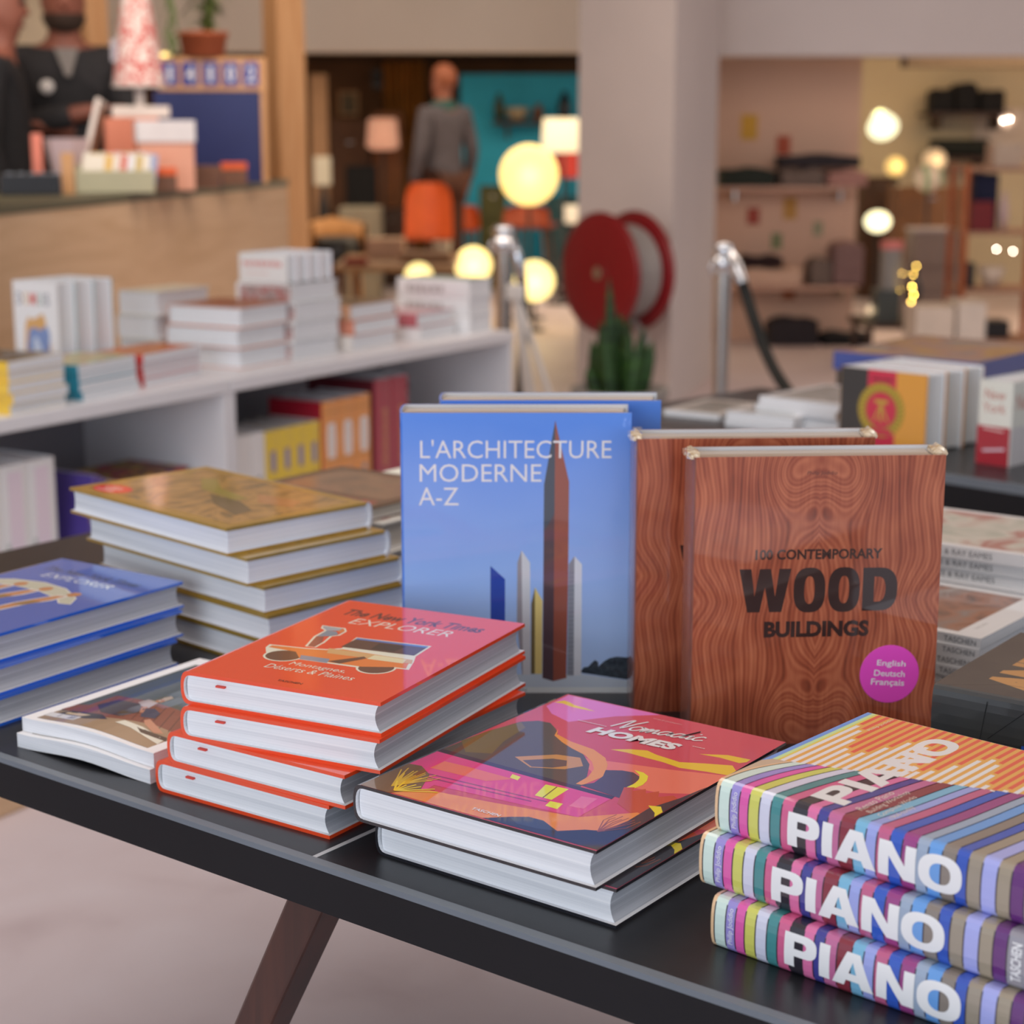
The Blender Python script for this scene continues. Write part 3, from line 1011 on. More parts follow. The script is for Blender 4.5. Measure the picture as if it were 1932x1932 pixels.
# ------------------------------------------------------------------ upright books with a wood-grain cover
def grain_mat(w, d):
    m, nt, b = new_mat('printed_wood_grain')
    L = nt.links; N = nt.nodes
    tc = N.new('ShaderNodeTexCoord'); sx = N.new('ShaderNodeSeparateXYZ'); L.new(tc.outputs['Object'], sx.inputs[0])

    def mt(op, a, bb=None, c=None):
        n = N.new('ShaderNodeMath'); n.operation = op
        for i, v in enumerate((a, bb, c)):
            if v is None: continue
            if isinstance(v, (int, float)): n.inputs[i].default_value = v
            else: L.new(v, n.inputs[i])
        return n.outputs[0]
    xx = mt('ABSOLUTE', mt('SUBTRACT', sx.outputs['X'], w / 2))
    yy = mt('ABSOLUTE', mt('SUBTRACT', sx.outputs['Y'], .140))
    cb = N.new('ShaderNodeCombineXYZ')
    L.new(mt('MULTIPLY', xx, 9), cb.inputs[0]); L.new(mt('MULTIPLY', yy, 8), cb.inputs[1])
    n1 = N.new('ShaderNodeTexNoise'); n1.inputs['Scale'].default_value = 1.0; n1.inputs['Detail'].default_value = 1.5
    L.new(cb.outputs[0], n1.inputs['Vector'])

    def bump(cx, cy, rx, ry):
        dx = mt('DIVIDE', mt('SUBTRACT', xx, cx), rx); dy = mt('DIVIDE', mt('SUBTRACT', yy, cy), ry)
        q = mt('ADD', mt('MULTIPLY', dx, dx), mt('MULTIPLY', dy, dy))
        return mt('EXPONENT', mt('MULTIPLY', q, -1.0))
    g = mt('ADD', xx, mt('MULTIPLY', n1.outputs['Fac'], .042))
    g = mt('ADD', g, mt('MULTIPLY', bump(.028, .122, .026, .030), -.035))
    g = mt('ADD', g, mt('MULTIPLY', bump(.0, .085, .02, .03), .03))
    g = mt('ADD', g, mt('MULTIPLY', bump(.10, .0, .03, .025), .014))
    sn = mt('SINE', mt('MULTIPLY', g, 2 * math.pi * 230))
    sn2 = mt('SINE', mt('MULTIPLY', g, 2 * math.pi * 92))
    n2 = N.new('ShaderNodeTexNoise'); n2.inputs['Scale'].default_value = 1; n2.inputs['Detail'].default_value = 4
    cb2 = N.new('ShaderNodeCombineXYZ'); L.new(mt('MULTIPLY', xx, 260), cb2.inputs[0]); L.new(mt('MULTIPLY', yy, 14), cb2.inputs[1])
    L.new(cb2.outputs[0], n2.inputs['Vector'])
    n3 = N.new('ShaderNodeTexNoise'); n3.inputs['Scale'].default_value = 1; n3.inputs['Detail'].default_value = 2
    cb3 = N.new('ShaderNodeCombineXYZ'); L.new(mt('MULTIPLY', xx, 34), cb3.inputs[0]); L.new(mt('MULTIPLY', yy, 16), cb3.inputs[1]); cb3.inputs[2].default_value = 3.7
    L.new(cb3.outputs[0], n3.inputs['Vector'])
    f = mt('ADD', mt('MULTIPLY', sn, .075), mt('ADD', mt('MULTIPLY', sn2, .065), mt('ADD', mt('MULTIPLY', n2.outputs['Fac'], .30), mt('ADD', mt('MULTIPLY', n3.outputs['Fac'], .55), .08))))
    r = N.new('ShaderNodeValToRGB'); e = r.color_ramp.elements
    e[0].position = .18; e[0].color = (*lin('5c2614'), 1)
    e[1].position = .80; e[1].color = (*lin('cf7a54'), 1)
    x = e.new(.45); x.color = (*lin('a04e32'), 1)
    L.new(f, r.inputs['Fac']); L.new(r.outputs['Color'], b.inputs['Base Color'])
    setp(b, rough=0.42, spec=0.3, coat=1.0, coat_rough=0.07)
    return m


GRAIN = grain_mat(.232, .277)
GRAIN_SIDE = paint('wood_print_spine', '8a5444', vary=.15, scale=30, rough=.4, coat=1.0, coat_rough=.05)


def wood_cover(mb, w, d, t, sticker=True):
    a = Art(mb, (0, 0, t), Vector((1, 0, 0)), Vector((0, 1, 0)))
    K = '2e1712'
    a.text('100 CONTEMPORARY', .057, .1797, .1195, .0100, '341a12', bold=.035, space=1.0)
    a.glyphs(heavy2d('Wo' + 'o' + 'D'), .0425, .1288, .1495, .0432, ink(K))
    a.text('BUILDINGS', .067, .1049, .0995, .0158, K, bold=.05, shear=.0)
    a.text('Philip Jodidio', .103, .2588, .028, .0044, '4a2318', shear=.15)


def sticker_on(root, w, t):
    mb = MB()
    n = 48
    cx, cy, r = .188, .0675, .0283
    mb.lathe([(0, t + .0004), (r - .0003, t + .0004), (r, t + .0002), (r, t)], ink('e046b2', False), (cx, cy, 0), n, smooth=False)
    a = Art(mb, (0, 0, t + .0004), Vector((1, 0, 0)), Vector((0, 1, 0)))
    a.text('English', .1755, .0745, .0275, .0072, ink('f3e3ee', False), a=-.06, bold=.012)
    a.text('Deutsch', .1732, .0660, .0295, .0060, ink('f3e3ee', False), a=-.06, bold=.012)
    a.text('Français', .1705, .0560, .0320, .0076, ink('f3e3ee', False), a=-.06, bold=.012)
    o = mb.build('sticker', root); o['label'] = 'round magenta language sticker'


def wood_book(O, yaw, label, first):
    X = V2(yaw)
    b = make_book('upright_book', label, 'book', 'upright wood-grain books', .232, .277, .058, O, X, UP, GRAIN, pages=PAGES_FILM_SHEEN,
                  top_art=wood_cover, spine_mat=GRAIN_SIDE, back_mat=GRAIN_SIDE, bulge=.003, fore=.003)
    if first: sticker_on(b, .232, .058)
    # crumpled film gathered at the top corners
    for cx in (-.001, .232):
        mb = MB()
        bm = bmesh.new(); bmesh.ops.create_icosphere(bm, subdivisions=2, radius=1)
        rr = random.Random(int(cx * 1000) + 5)
        for v in bm.verts:
            k = .7 + .5 * rr.random()
            v.co = Vector((cx + v.co.x * .007 * k, .277 + v.co.y * .0055 * k, .032 + v.co.z * .026 * k))
        mb.bm(bm, FOIL)
        o = mb.build('plastic_wrap', b); o['label'] = 'crumpled clear wrapping at the top corner'
    return b


wood_book(upright(.1686, 1.5974, .06, .058), .06, 'wood-grain upright book with a round magenta sticker', True)
wood_book(upright(.1226, 1.6980, .045, .058), .045, 'wood-grain upright book behind the one with the magenta sticker', False)

# ------------------------------------------------------------------ blue stack at the left edge
BLUEC = ink('1458c0')


def surf_cover(mb, w, d, t):
    a = Art(mb, (0, 0, t), Vector((1, 0, 0)), Vector((0, 1, 0)))
    a.rect(.0005, .0005, w - .0005, d - .0005, '3f5cab')
    a.text('The New York Times', .0185, .2165, .149, .0165, '27406e', bold=.03, shear=.12)
    a.text('EXPLORER', .041, .1945, .107, .0150, 'ccd6ea', bold=-.006, shear=.10)
    a.line([(.004, .150), (.03, .168), (.07, .176), (.11, .170), (.150, .148), (.163, .128), (.150, .126), (.135, .138), (.09, .150), (.05, .150), (.02, .144)], .003, 'e9e2cc', closed=True)
    a.poly([(.004, .150), (.03, .168), (.07, .176), (.11, .170), (.150, .148), (.163, .128), (.150, .126), (.135, .138), (.09, .150), (.05, .150), (.02, .144)], 'b7b7a4')
    for x0 in (.012, .052, .096):
        a.poly([(x0, .052), (x0 + .010, .072), (x0 + .012, .098), (x0 + .018, .120), (x0 + .028, .148), (x0 + .042, .152), (x0 + .040, .128), (x0 + .030, .104), (x0 + .026, .075), (x0 + .018, .056), (x0 + .006, .046)], 'efe6d4')
        a.poly([(x0 + .003, .054), (x0 + .012, .072), (x0 + .014, .098), (x0 + .020, .120), (x0 + .029, .145), (x0 + .039, .149), (x0 + .037, .128), (x0 + .028, .104), (x0 + .023, .075), (x0 + .015, .057)], 'b47a4c')
        a.poly([(x0 + .015, .096), (x0 + .021, .117), (x0 + .035, .118), (x0 + .028, .098)], '8a6a3a')
        a.disc(x0 + .041, .158, .0075, .0085, 'b47a4c', 16)
    a.text('TASCHEN', .0825, .0115, .0245, .0044, '27406e', bold=.02)


for i, (rb, th) in enumerate((((-.3637, 1.8572), -.590), ((-.3596, 1.8722), -.585), ((-.3599, 1.8835), -.600))):
    X = V2(th); Y = V2(th + math.pi / 2)
    O = Vector((rb[0], rb[1], TZ + T_H * i)) - X * .191 - Y * .265
    make_book('hardcover_book', 'blue hardcover, ' + rank(i, 3).replace('second from top', 'middle one') + ' of the blue stack beside the magazines', 'book', 'blue hardcovers on the display table',
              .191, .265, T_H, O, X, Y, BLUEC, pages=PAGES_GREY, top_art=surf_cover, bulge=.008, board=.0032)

# ------------------------------------------------------------------ gold stack
GOLD = ramp_mat('gold_picture_cover', [(0.28, '5e4c20'), (0.42, '967234'), (0.52, 'c0924c'), (0.62, '8a6c36'), (0.78, '4c4020')], scale=(1, 1.6, 1), noise=11, detail=5, distort=2.2, rough=.35, spec=.4, coat=1.0, coat_rough=.05)
GOLD_EDGE = paint('gold_foil', 'c9a448', vary=.1, scale=40, rough=.3, metal=.5, coat=.6, coat_rough=.05)


def gold_top(mb, w, d, t):
    a = Art(mb, (0, 0, t), Vector((1, 0, 0)), Vector((0, 1, 0)))
    a.rect(.012, .016, w - .016, d - .016, GOLD)
    rd = ink('d0202c'); wt = ink('e8c8c4')
    a.disc(w - .032, .044, .019, .031, rd)
    for k in range(4):
        a.dashes(w - .020 - .006 * k, .026 if k in (0, 2) else .032, .034 if k in (0, 2) else .024, .0036, 9, wt, math.pi / 2, k)
    a.poly([(.05, .06), (.09, .12), (.10, .20), (.085, .205), (.07, .13), (.04, .08)], '8a7a30')
    a.poly([(.10, .15), (.13, .20), (.15, .27), (.12, .26), (.10, .21)], '5d4c2a')
    a.poly([(.06, .19), (.09, .23), (.08, .28), (.05, .26)], 'a3703e')


GT = .031
for i, (rf, th) in enumerate((((-.2662, 1.8431), -.755), ((-.2612, 1.8336), -.765), ((-.2654, 1.838), -.775), ((-.2826, 1.8398), -.785), ((-.3047, 1.8486), -.794))):
    e = V2(th); n = V2(th + math.pi / 2)      # fore edge runs along e, the spine lies behind
    rfv = Vector((rf[0], rf[1], TZ + GT * i))
    O = rfv + n * .196 - e * .317
    make_book('art_book', 'large gold-edged art book, ' + rank(i, 5) + ' of the gold stack', 'book', 'gold-edged art books', .196, .317, GT, O, -n, e, GOLD_EDGE,
              top_art=gold_top, bulge=.007, spine_mat=ink('c9ccd0'), fore=.001, board=.0034)

# ------------------------------------------------------------------ two limp magazines
def mag_cover(mb, w, d, t):
    a = Art(mb, (0, 0, t), Vector((1, 0, 0)), Vector((0, 1, 0)))
    n = 12
    q = lambda pts: pts
    a.rect(.012, .006, w - .012, d - .02, ink('46504f'))
    S = lambda pts: [(min(max(x - .0207, .0125), w - .0125), min(max(y + .0178, .0065), d - .021)) for x, y in pts]
    a.poly(S([(.0334, .0), (.0413, .0775), (.1456, .0738), (.19, .03), (.19, -.02), (.0334, -.02)]), ink('9a8266'))
    a.poly(S([(.0334, .0185), (.0413, .0775), (.1456, .0738), (.1811, .0453), (.19, .030), (.1469, .0321), (.0972, .0184)]), ink('7a4030'))
    for k in range(11):
        a.line(S([(.05 + .012 * k, .077 - .001 * k), (.072 + .012 * k, .028)]), .0009, '4a261c')
    a.poly(S([(.0544, .0454), (.0617, .0664), (.0950, .0648), (.1118, .0458), (.1038, .0273), (.0792, .0274)]), ink('33241e'))
    a.poly(S([(.0380, .0040), (.0480, .0200), (.0860, .0230), (.1020, .0150), (.0800, .0060)]), ink('2c2622'))
    a.poly(S([(.0420, .0110), (.0540, .0180), (.0780, .0165), (.0700, .0095)]), ink('c9b48c'))
    a.poly(S([(.0867, .0680), (.0893, .0797), (.1050, .0772), (.1100, .0598), (.1004, .0597)]), ink('a89a98'))
    a.poly(S([(.0982, .0918), (.1012, .0985), (.1081, .0942), (.1075, .0780), (.1015, .0806)]), ink('b0a49a'))
    a.disc(.1030 - .0207, .0815 + .0178, .0045, .0050, ink('a06a50'), 14)
    a.poly(S([(.1030, .0571), (.1051, .0630), (.1159, .0465), (.1118, .0458)]), ink('b07a60'))
    a.poly(S([(.1066, .0553), (.1160, .0618), (.1294, .0559), (.1355, .0431), (.1218, .0378)]), ink('2b3350'))
    a.poly(S([(.1310, .0336), (.1331, .0392), (.1580, .0274), (.1681, .0222), (.1608, .0171), (.1391, .0266)]), ink('b98468'))
    a.poly(S([(.1141, .0133), (.1176, .0221), (.1427, .0209), (.1798, .0122), (.1828, .0004), (.1361, .0121)]), ink('e0d6c6'))
    a.poly(S([(.1382, .0177), (.1780, .0170), (.1852, .0100), (.1509, .0101)]), ink('463428'))
    a.rect(.0125, .015, .0540, .0255, ink('ece9e6'))
    for k in range(16):
        if k != 9: a.rect(.015 + .0023 * k, .0172, .0162 + .0023 * k, .0240, ink('3a3a3c'), True)


th = -.60
mo = Vector((-.4715, 1.6185, TZ))
for i, (dx, dy, dth) in enumerate(((0, 0, 0.0), (.004, .006, -.01))):
    make_book('magazine', 'white-bordered magazine, ' + ('lower' if i == 0 else 'upper') + ' of two beside the red stack', 'magazine', 'magazines on the display table', .176, .235, .0135,
              mo + V2(th) * .0165 - V2(th + math.pi / 2) * .0165 + Vector((dx, dy, .0138 * i)), V2(th + dth), V2(th + dth + math.pi / 2), ink('eceaea', False), pages=PAGES, hard=False, top_art=mag_cover, wavy=.0045)

# ------------------------------------------------------------------ thick black books and the white stacks at the right
def ando_top(mb, w, d, t):
    a = Art(mb, (0, d, t), Vector((0, -1, 0)), Vector((1, 0, 0)))
    a.text('ANDO', .082, .020, .165, .050, ink('b98a52'), a=math.pi / 2 - .02, bold=.06)
    a.line([(.01, .0), (.05, .03), (.18, .05)], .0006, '1c1b19')
    a.line([(.09, .0), (.06, .09)], .0006, '1c1b19')


def ando_spine(mb, w, d, t, bulge):
    a = Art(mb, (-bulge - .0002, d, 0), Vector((0, -1, 0)), Vector((0, 0, 1)))
    a.line([(.045, .006), (.050, t - .006)], .0006, '121416')
    a.line([(.052, .010), (.085, t - .008)], .0006, '121416')
    a.poly([(.085, .004), (.100, t - .006), (.20, t - .006), (.20, .004)], '7a5a3c')
    a.poly([(.082, .002), (.082, .010), (.092, .010), (.092, .014), (.20, .014), (.20, .002)], '2450a8')


DARKCOVER = ramp_mat('dark_grey_print', [(0.3, '35383a'), (0.7, '4a4a46')], noise=14, detail=4, rough=.4, coat=1.0, coat_rough=.05)
oa = on(1765, 1288, TZ + .098)
for i in range(2):
    th = -.64
    along = V2(th); deep = V2(th + math.pi / 2)
    O = Vector((oa.x - .006 * (1 - i), oa.y + .002 * (1 - i), TZ + .049 * i)) + along * .26
    make_book('coffee_table_book', 'thick dark grey book with gold capitals, ' + ('upper' if i else 'lower') + ' of two', 'book', 'dark grey thick books', .20, .26, .049, O, deep, -along,
              DARKCOVER, top_art=ando_top, spine_art=ando_spine, bulge=.006)

PHOTO_A = ramp_mat('photo_print_warm', [(0.3, '3c3230'), (0.45, 'a2694a'), (0.6, '8c7c74'), (0.8, 'c9b8a8')], noise=14, detail=3, distort=1, rough=.4, coat=1.0, coat_rough=.05)
PHOTO_B = ramp_mat('photo_print_pale', [(0.3, 'a9b09c'), (0.45, 'd8d4c4'), (0.58, 'b56a58'), (0.8, 'd8d2c8')], noise=11, detail=2, distort=1, rough=.4, coat=1.0, coat_rough=.05)


def photo_top(m, u0=.012):
    def f(mb, w, d, t):
        a = Art(mb, (0, d, t), Vector((0, -1, 0)), Vector((1, 0, 0)))
        a.rect(.012, u0, d - .03, w - .012, m)
        a.text('TASCHEN', d - .018, .03, .03, .004, '9a9a98', a=math.pi / 2)
    return f


def word_spine(word, u, h, mat='5c6064'):
    def f(mb, w, d, t, bulge):
        a = Art(mb, (-bulge - .0002, d, 0), Vector((0, -1, 0)), Vector((0, 0, 1)))
        a.text(word, u, t * .5 - h / 2, None, h, mat)
    return f


tz = on(1846, 1205, TZ + 6 * .0112)
for i in range(6):
    th = -.66 + .012 * math.sin(i * 2.2)
    along = V2(th); deep = V2(th + math.pi / 2)
    O = Vector((tz.x + .003 * math.sin(i * 1.7), tz.y + .002 * math.cos(i * 2.1), TZ + .0112 * i))
    make_book('paperback_book', 'white-spined slim book, ' + rank(i, 6) + ' of the low stack behind the dark grey books', 'book', 'white-spined slim books', .19, .24, .0112, O, deep, -along, ink('e6e6e4'),
              hard=False, top_art=photo_top(PHOTO_A), spine_art=word_spine('TASCHEN', .200, .0056))
ez = on(1860, 1037, TZ + .100)
for i in range(7):
    th = -.64 + .012 * math.sin(i * 1.3)
    along = V2(th); deep = V2(th + math.pi / 2)
    O = Vector((ez.x + .003 * math.sin(i * 1.9), ez.y + .003 * math.cos(i * 1.4), TZ + .01428 * i)) + along * .075
    make_book('paperback_book', 'white-spined picture book, ' + rank(i, 7) + ' of the taller white stack under the second table', 'book', 'white-spined picture books', .20, .25, .0142, O, deep, -along, ink('e8e8e8'),
              hard=False, top_art=photo_top(PHOTO_B), spine_art=word_spine('CHARLES & RAY EAMES', .085, .0068))

# ------------------------------------------------------------------ behind the gold stack
BROWNC = ramp_mat('brown_picture_cover', [(0.3, '5d4636'), (0.5, '8a664a'), (0.7, '7a4a3c'), (0.85, '4f4a40')], noise=12, detail=3, distort=.8, rough=.4, coat=1.0, coat_rough=.05)


def brown_top(mb, w, d, t):
    a = Art(mb, (0, 0, t), Vector((1, 0, 0)), Vector((0, 1, 0)))
    a.rect(.02, .05, w - .02, d - .02, BROWNC)
    a.dashes(w - .10, .018, .085, .020, 6, 'a8483c')


th = A1
bz = on(699, 956, TZ + .094)
zz = TZ
for i, (tt, dx) in enumerate(((.037, .030), (.037, .022), (.018, 0.0))):
    X = V2(th); Y = V2(th + math.pi / 2)
    O = Vector((bz.x, bz.y, zz)) + X * dx - X * .235
    make_book('art_book', ('brown art book on top of the white-edged pair behind the gold stack', 'thick white-edged book under the brown art book', 'thick white-edged book at the bottom behind the gold stack')[2 - i], 'book', None,
              .235, .20, tt, O, X, Y, paint('brown_board', '6e5644', vary=.1) if i == 2 else ink('d9d4cc'), pages=ramp_mat('cream_pages', [(.3, 'bdb6aa'), (.7, 'dcd6ca')], scale=(2, 2, 500), noise=1, rough=.7),
              top_art=brown_top if i != 0 else None, bulge=.005)
    zz += tt
cz = on(668, 901, TZ + .085) + N1 * .015
for i in range(3):
    X = V2(A1); Y = V2(A1 + math.pi / 2)
    make_book('art_book', 'cream blank-covered book, ' + rank(i, 3).replace('second from top', 'middle one') + ' of the pile behind the sky-blue books', 'book', 'cream books behind the upright books', .22, .16, .028,
              Vector((cz.x, cz.y, TZ + .0283 * i)), X, Y, ink('e6dfcb', False), bulge=.004)

# ================================================================== SECOND DISPLAY TABLE AND ITS BOOKS
A2 = -0.795
E2 = V2(A2); N2 = V2(A2 + math.pi / 2)
T2 = Vector((.742, 2.98, 0))


def second_table():
    r = thing('display_table', 'black second display table behind the wood-grain books', 'table')
    M = frame_matrix((T2.x, T2.y, 0), E2, N2)
    mb = MB(); mb.box((-.88, 0, TZ - .036), (1.5, .62, TZ), BLACK_TOP, M); mb.build('table_top', r)
    mb = MB(); mb.box((-.88, -.004, TZ - .085), (1.5, 0, TZ - .004), BLACK_EDGE, M); mb.build('front_apron', r)
    mb = MB(); mb.box((-.88, -.005, TZ - .016), (1.5, .004, TZ + .0004), EDGE_GREY, M)
    mb.build('edge_band', r)['label'] = 'grey edge strip along the table top'
    for lx in (-.78, 1.4):
        for ly in (.06, .56):
            mb = MB(); sx = -.25 if lx < 0 else .25
            mb.tube([M @ Vector((lx, ly, TZ - .036)), M @ Vector((lx + sx, ly, .002))], [.03, .02], WALNUT, 8)
            mb.build('leg', r)


second_table()
FLAG_K = ink('34322f'); FLAG_R = ink('c22a44'); FLAG_Y = ink('d6963a')


def flag_cover(mb, w, d, t):
    a = Art(mb, (0, 0, t), Vector((1, 0, 0)), Vector((0, 1, 0)))
    a.rect(0, 0, w * .32, d, FLAG_K, True); a.rect(w * .32, 0, w * .65, d, FLAG_R, True); a.rect(w * .65, 0, w, d, FLAG_Y)
    a.dashes(w * .37, d * .87, w * .24, .005, 10, '3a1418')
    gd = ink('9c8426'); g2 = ink('b89a34')
    cx, cy, R = w * .485, d * .50, .050
    a.disc(cx, cy, R, R, gd)
    for k in range(26):
        g = -2.6 + k * .2 + math.pi / 2
        a.line([(cx + .038 * math.cos(g), cy + .038 * math.sin(g)), (cx + .048 * math.cos(g + .12), cy + .048 * math.sin(g + .12))], .0032, g2)
    a.disc(cx, cy, .033, .033, FLAG_R)
    a.poly([(cx - .014, cy + .012), (cx + .014, cy + .012), (cx + .014, cy + .019), (cx - .014, cy + .019)], g2)
    a.line([(cx, cy + .014), (cx, cy - .022)], .005, g2)
    a.line([(cx - .001, cy + .010), (cx - .016, cy - .022)], .0032, g2); a.line([(cx + .001, cy + .010), (cx + .016, cy - .022)], .0032, g2)
    a.rect(cx - .024, cy - .046, cx + .024, cy - .034, FLAG_R)


gc = Vector((.742, 3.150, TZ))
gh, gw, gt = .146, .185, .062
for i in range(3):
    O = gc - E2 * gw + N2 * (gt * (i + 1) + .002 * i)
    make_book('upright_book', ('front', 'middle', 'back')[i] + ' one of the three black, red and yellow striped upright books', 'book', 'flag-striped books on the second table', gw, gh, gt, O, E2, UP,
              FLAG_Y, top_art=flag_cover, bulge=.004)


def city_spine(mb, w, d, t, bulge):
    a = Art(mb, (-bulge - .0002, 0, 0), Vector((0, 0, 1)), Vector((0, 1, 0)))
    a.rect(.001, 0, t - .001, d * .46, 'a3202e')
    a.text('New', t * .2, d * .78, t * .6, .017, 'b86a5c'); a.text('York', t * .16, d * .62, t * .66, .017, 'b86a5c')
    a.line([(t * .2, d * .43), (t * .8, d * .41)], .003, 'd8b8b4'); a.line([(t * .2, d * .16), (t * .85, d * .20)], .004, 'd8c8d4')


def city_cover(mb, w, d, t):
    a = Art(mb, (0, 0, t), Vector((1, 0, 0)), Vector((0, 1, 0)))
    a.rect(0, 0, w, d * .46, ink('c8c4c4'))
    a.text('New York', .012, d * .66, .125, .028, 'b86a5c')


nc = on(1841, 872, TZ)
for i in range(2):
    O = Vector((nc.x, nc.y, TZ)) + N2 * (.168 * i)
    make_book('upright_book', ('front', 'rear')[i] + ' thick small upright book with a white and dark red spine', 'book', 'white and red city books', .155, .148, .066, O, N2, UP, ink('ddd8cc'),
              spine_art=city_spine, top_art=city_cover, bulge=.003)


def pale_picture(mb, w, d, t):
    a = Art(mb, (0, 0, t), Vector((1, 0, 0)), Vector((0, 1, 0)))
    a.rect(.018, .02, w - .018, d - .02, ramp_mat('photo_print_grey', [(.3, '5c5f52'), (.5, '8d9084'), (.7, 'b9b4a6')], noise=13, detail=2, distort=1, rough=.4, coat=1.0, coat_rough=.05))


def lying(n, px, py, z, ang, w, d, t, label, group, cover, art=None, name='picture_book', hard=False, pages=PAGES):
    c = on(px, py, z)
    base = z - n * t
    for i in range(n):
        lb = (rank(i, n) + ' ' if n > 1 else '') + label
        make_book(name, lb, 'book', group if n > 1 else None, w, d, t - .0003, Vector((c.x + .004 * math.sin(i * 2.3), c.y + .003 * math.sin(i * 1.7), base + t * i)), V2(ang), V2(ang + math.pi / 2), cover, hard=hard, top_art=art, pages=pages)


lying(4, 1430, 746, TZ + .060, A2 + .05, .185, .24, .015, 'white-edged lying book left of the striped flag books', 'white-edged books on the second table', ink('e6e6e2'), pale_picture)
lying(2, 1368, 775, TZ + .030, A2 + .10, .155, .075, .015, 'white slim book in front of the white pile by the flag books', 'slim white books on the second table', ink('e6e4de'), pale_picture)
lying(1, 1252, 772, TZ + .012, A2 + .2, .13, .19, .012, 'flat pale magazine on the far left of the second table', None, ink('d8cfc4'), pale_picture, 'magazine')


def map_art(mb, w, d, t):
    a = Art(mb, (0, 0, t), Vector((1, 0, 0)), Vector((0, 1, 0)))
    a.rect(.004, .004, w - .004, d - .004, ramp_mat('patchwork_print', [(.2, 'b46a72'), (.35, 'cfa24c'), (.5, 'b98a94'), (.65, '8a8fae'), (.8, 'a8b49a')], noise=9, detail=1, distort=.4, rough=.4, coat=1.0, coat_rough=.06))


mb = MB(); mb.box((-.06, .645, 0), (1.2, 1.22, .72), paint('plinth_grey', '77736f', rough=.6), frame_matrix((T2.x, T2.y, 0), E2, N2), .004)
tag(mb.build('display_plinth'), 'grey plinth under the large flat boxes behind the second table', 'plinth')
bc = on(1573, 662, .722 + .125)
for i, (t, c, lb) in enumerate(((.05, '6a6660', 'grey large flat box at the bottom under the patchwork-patterned one'), (.035, '45423f', 'dark large flat box between the grey and the patchwork-patterned one'), (.040, '44549a', 'blue-sided large flat box with a patchwork-patterned lid'))):
    z = .722 + (0, .05, .085)[i]
    make_book('gift_box', lb, 'box', None, .34 - .02 * (2 - i), .42, t - .0004, Vector((bc.x, bc.y, z)) + E2 * .01 * (2 - i), V2(A2 + .12), V2(A2 + .12 + math.pi / 2), ink(c), pages=ink(c), hard=False, top_art=map_art if i == 2 else None)

# ================================================================== WHITE SHELF UNITS
JX = Vector((-.705, 4.397, 0))
SS = Vector((.53, .848, 0)).normalized()
PP = Vector((SS.y, -SS.x, 0))          # out of the shelf, toward the table
BB = -PP
SA = math.atan2(SS.y, SS.x)
HS = .72


def sh(s, p, z):
    return JX + SS * s + BB * p + UP * z


def comp(px, py, p):
    """the spot in the upright plane p behind the shelf front seen along a sight line"""
    d = _ray(px, py); o = Vector((0, 0, EYE))
    t = (sh(0, p, 0) - o).dot(PP) / d.dot(PP)
    q = o + d * t
    return (q - JX).dot(SS), q.z


mb = MB()
mb.box((-1.6, -.33, 0), (1.2, .54, .055), PLY, frame_matrix((JX.x, JX.y, 0), SS, BB) @ Matrix.Translation((0, 0, 0)))
tag(mb.build('platform', bevel=.004), 'low plywood platform under the white shelf units', 'platform')


def shelf_unit(s0, s1, label):
    r = thing('shelf_unit', label, 'shelf', group='white shelf units')
    M = frame_matrix((JX.x, JX.y, 0), SS, BB)
    D = .50
    def b(nm, lo, hi, mat=SHELF_WHITE, lab=None):
        m = MB(); m.box(lo, hi, mat, M); o = m.build(nm, r, bevel=.002)
        if lab: o['label'] = lab
    b('top_panel', (s0, -.004, HS - .032), (s1, D, HS))
    b('side_panel', (s0, 0, .056), (s0 + .019, D, HS - .032)); b('side_panel', (s1 - .019, 0, .056), (s1, D, HS - .032))
    b('shelf_board', (s0 + .019, .005, .342), (s1 - .019, D - .012, .360)); b('bottom_board', (s0 + .019, .005, .076), (s1 - .019, D - .012, .094))
    b('back_panel', (s0 + .019, D - .011, .076), (s1 - .019, D, HS - .032), SHELF_BACK, 'grey back panel')
    for q in (.12, .30, .42):
        pass


shelf_unit(-1.40, -.002, 'white shelf unit on the left, with the flat colourful paperbacks on top')
shelf_unit(.002, 1.335, 'white shelf unit on the right, with the tall white book piles on top')
mb = MB()
q = sh(1.17, .30, 0)
mb.lathe([(0, .361), (.028, .361), (.028, .40), (.018, .47), (.010, .50), (.010, .525), (.016, .53), (.016, .555), (0, .557)], paint('black_plastic', '1b1b1c', rough=.35), (q.x, q.y, 0), 16)
tag(mb.build('bottle'), 'small black bottle in the right white shelf unit', 'bottle')


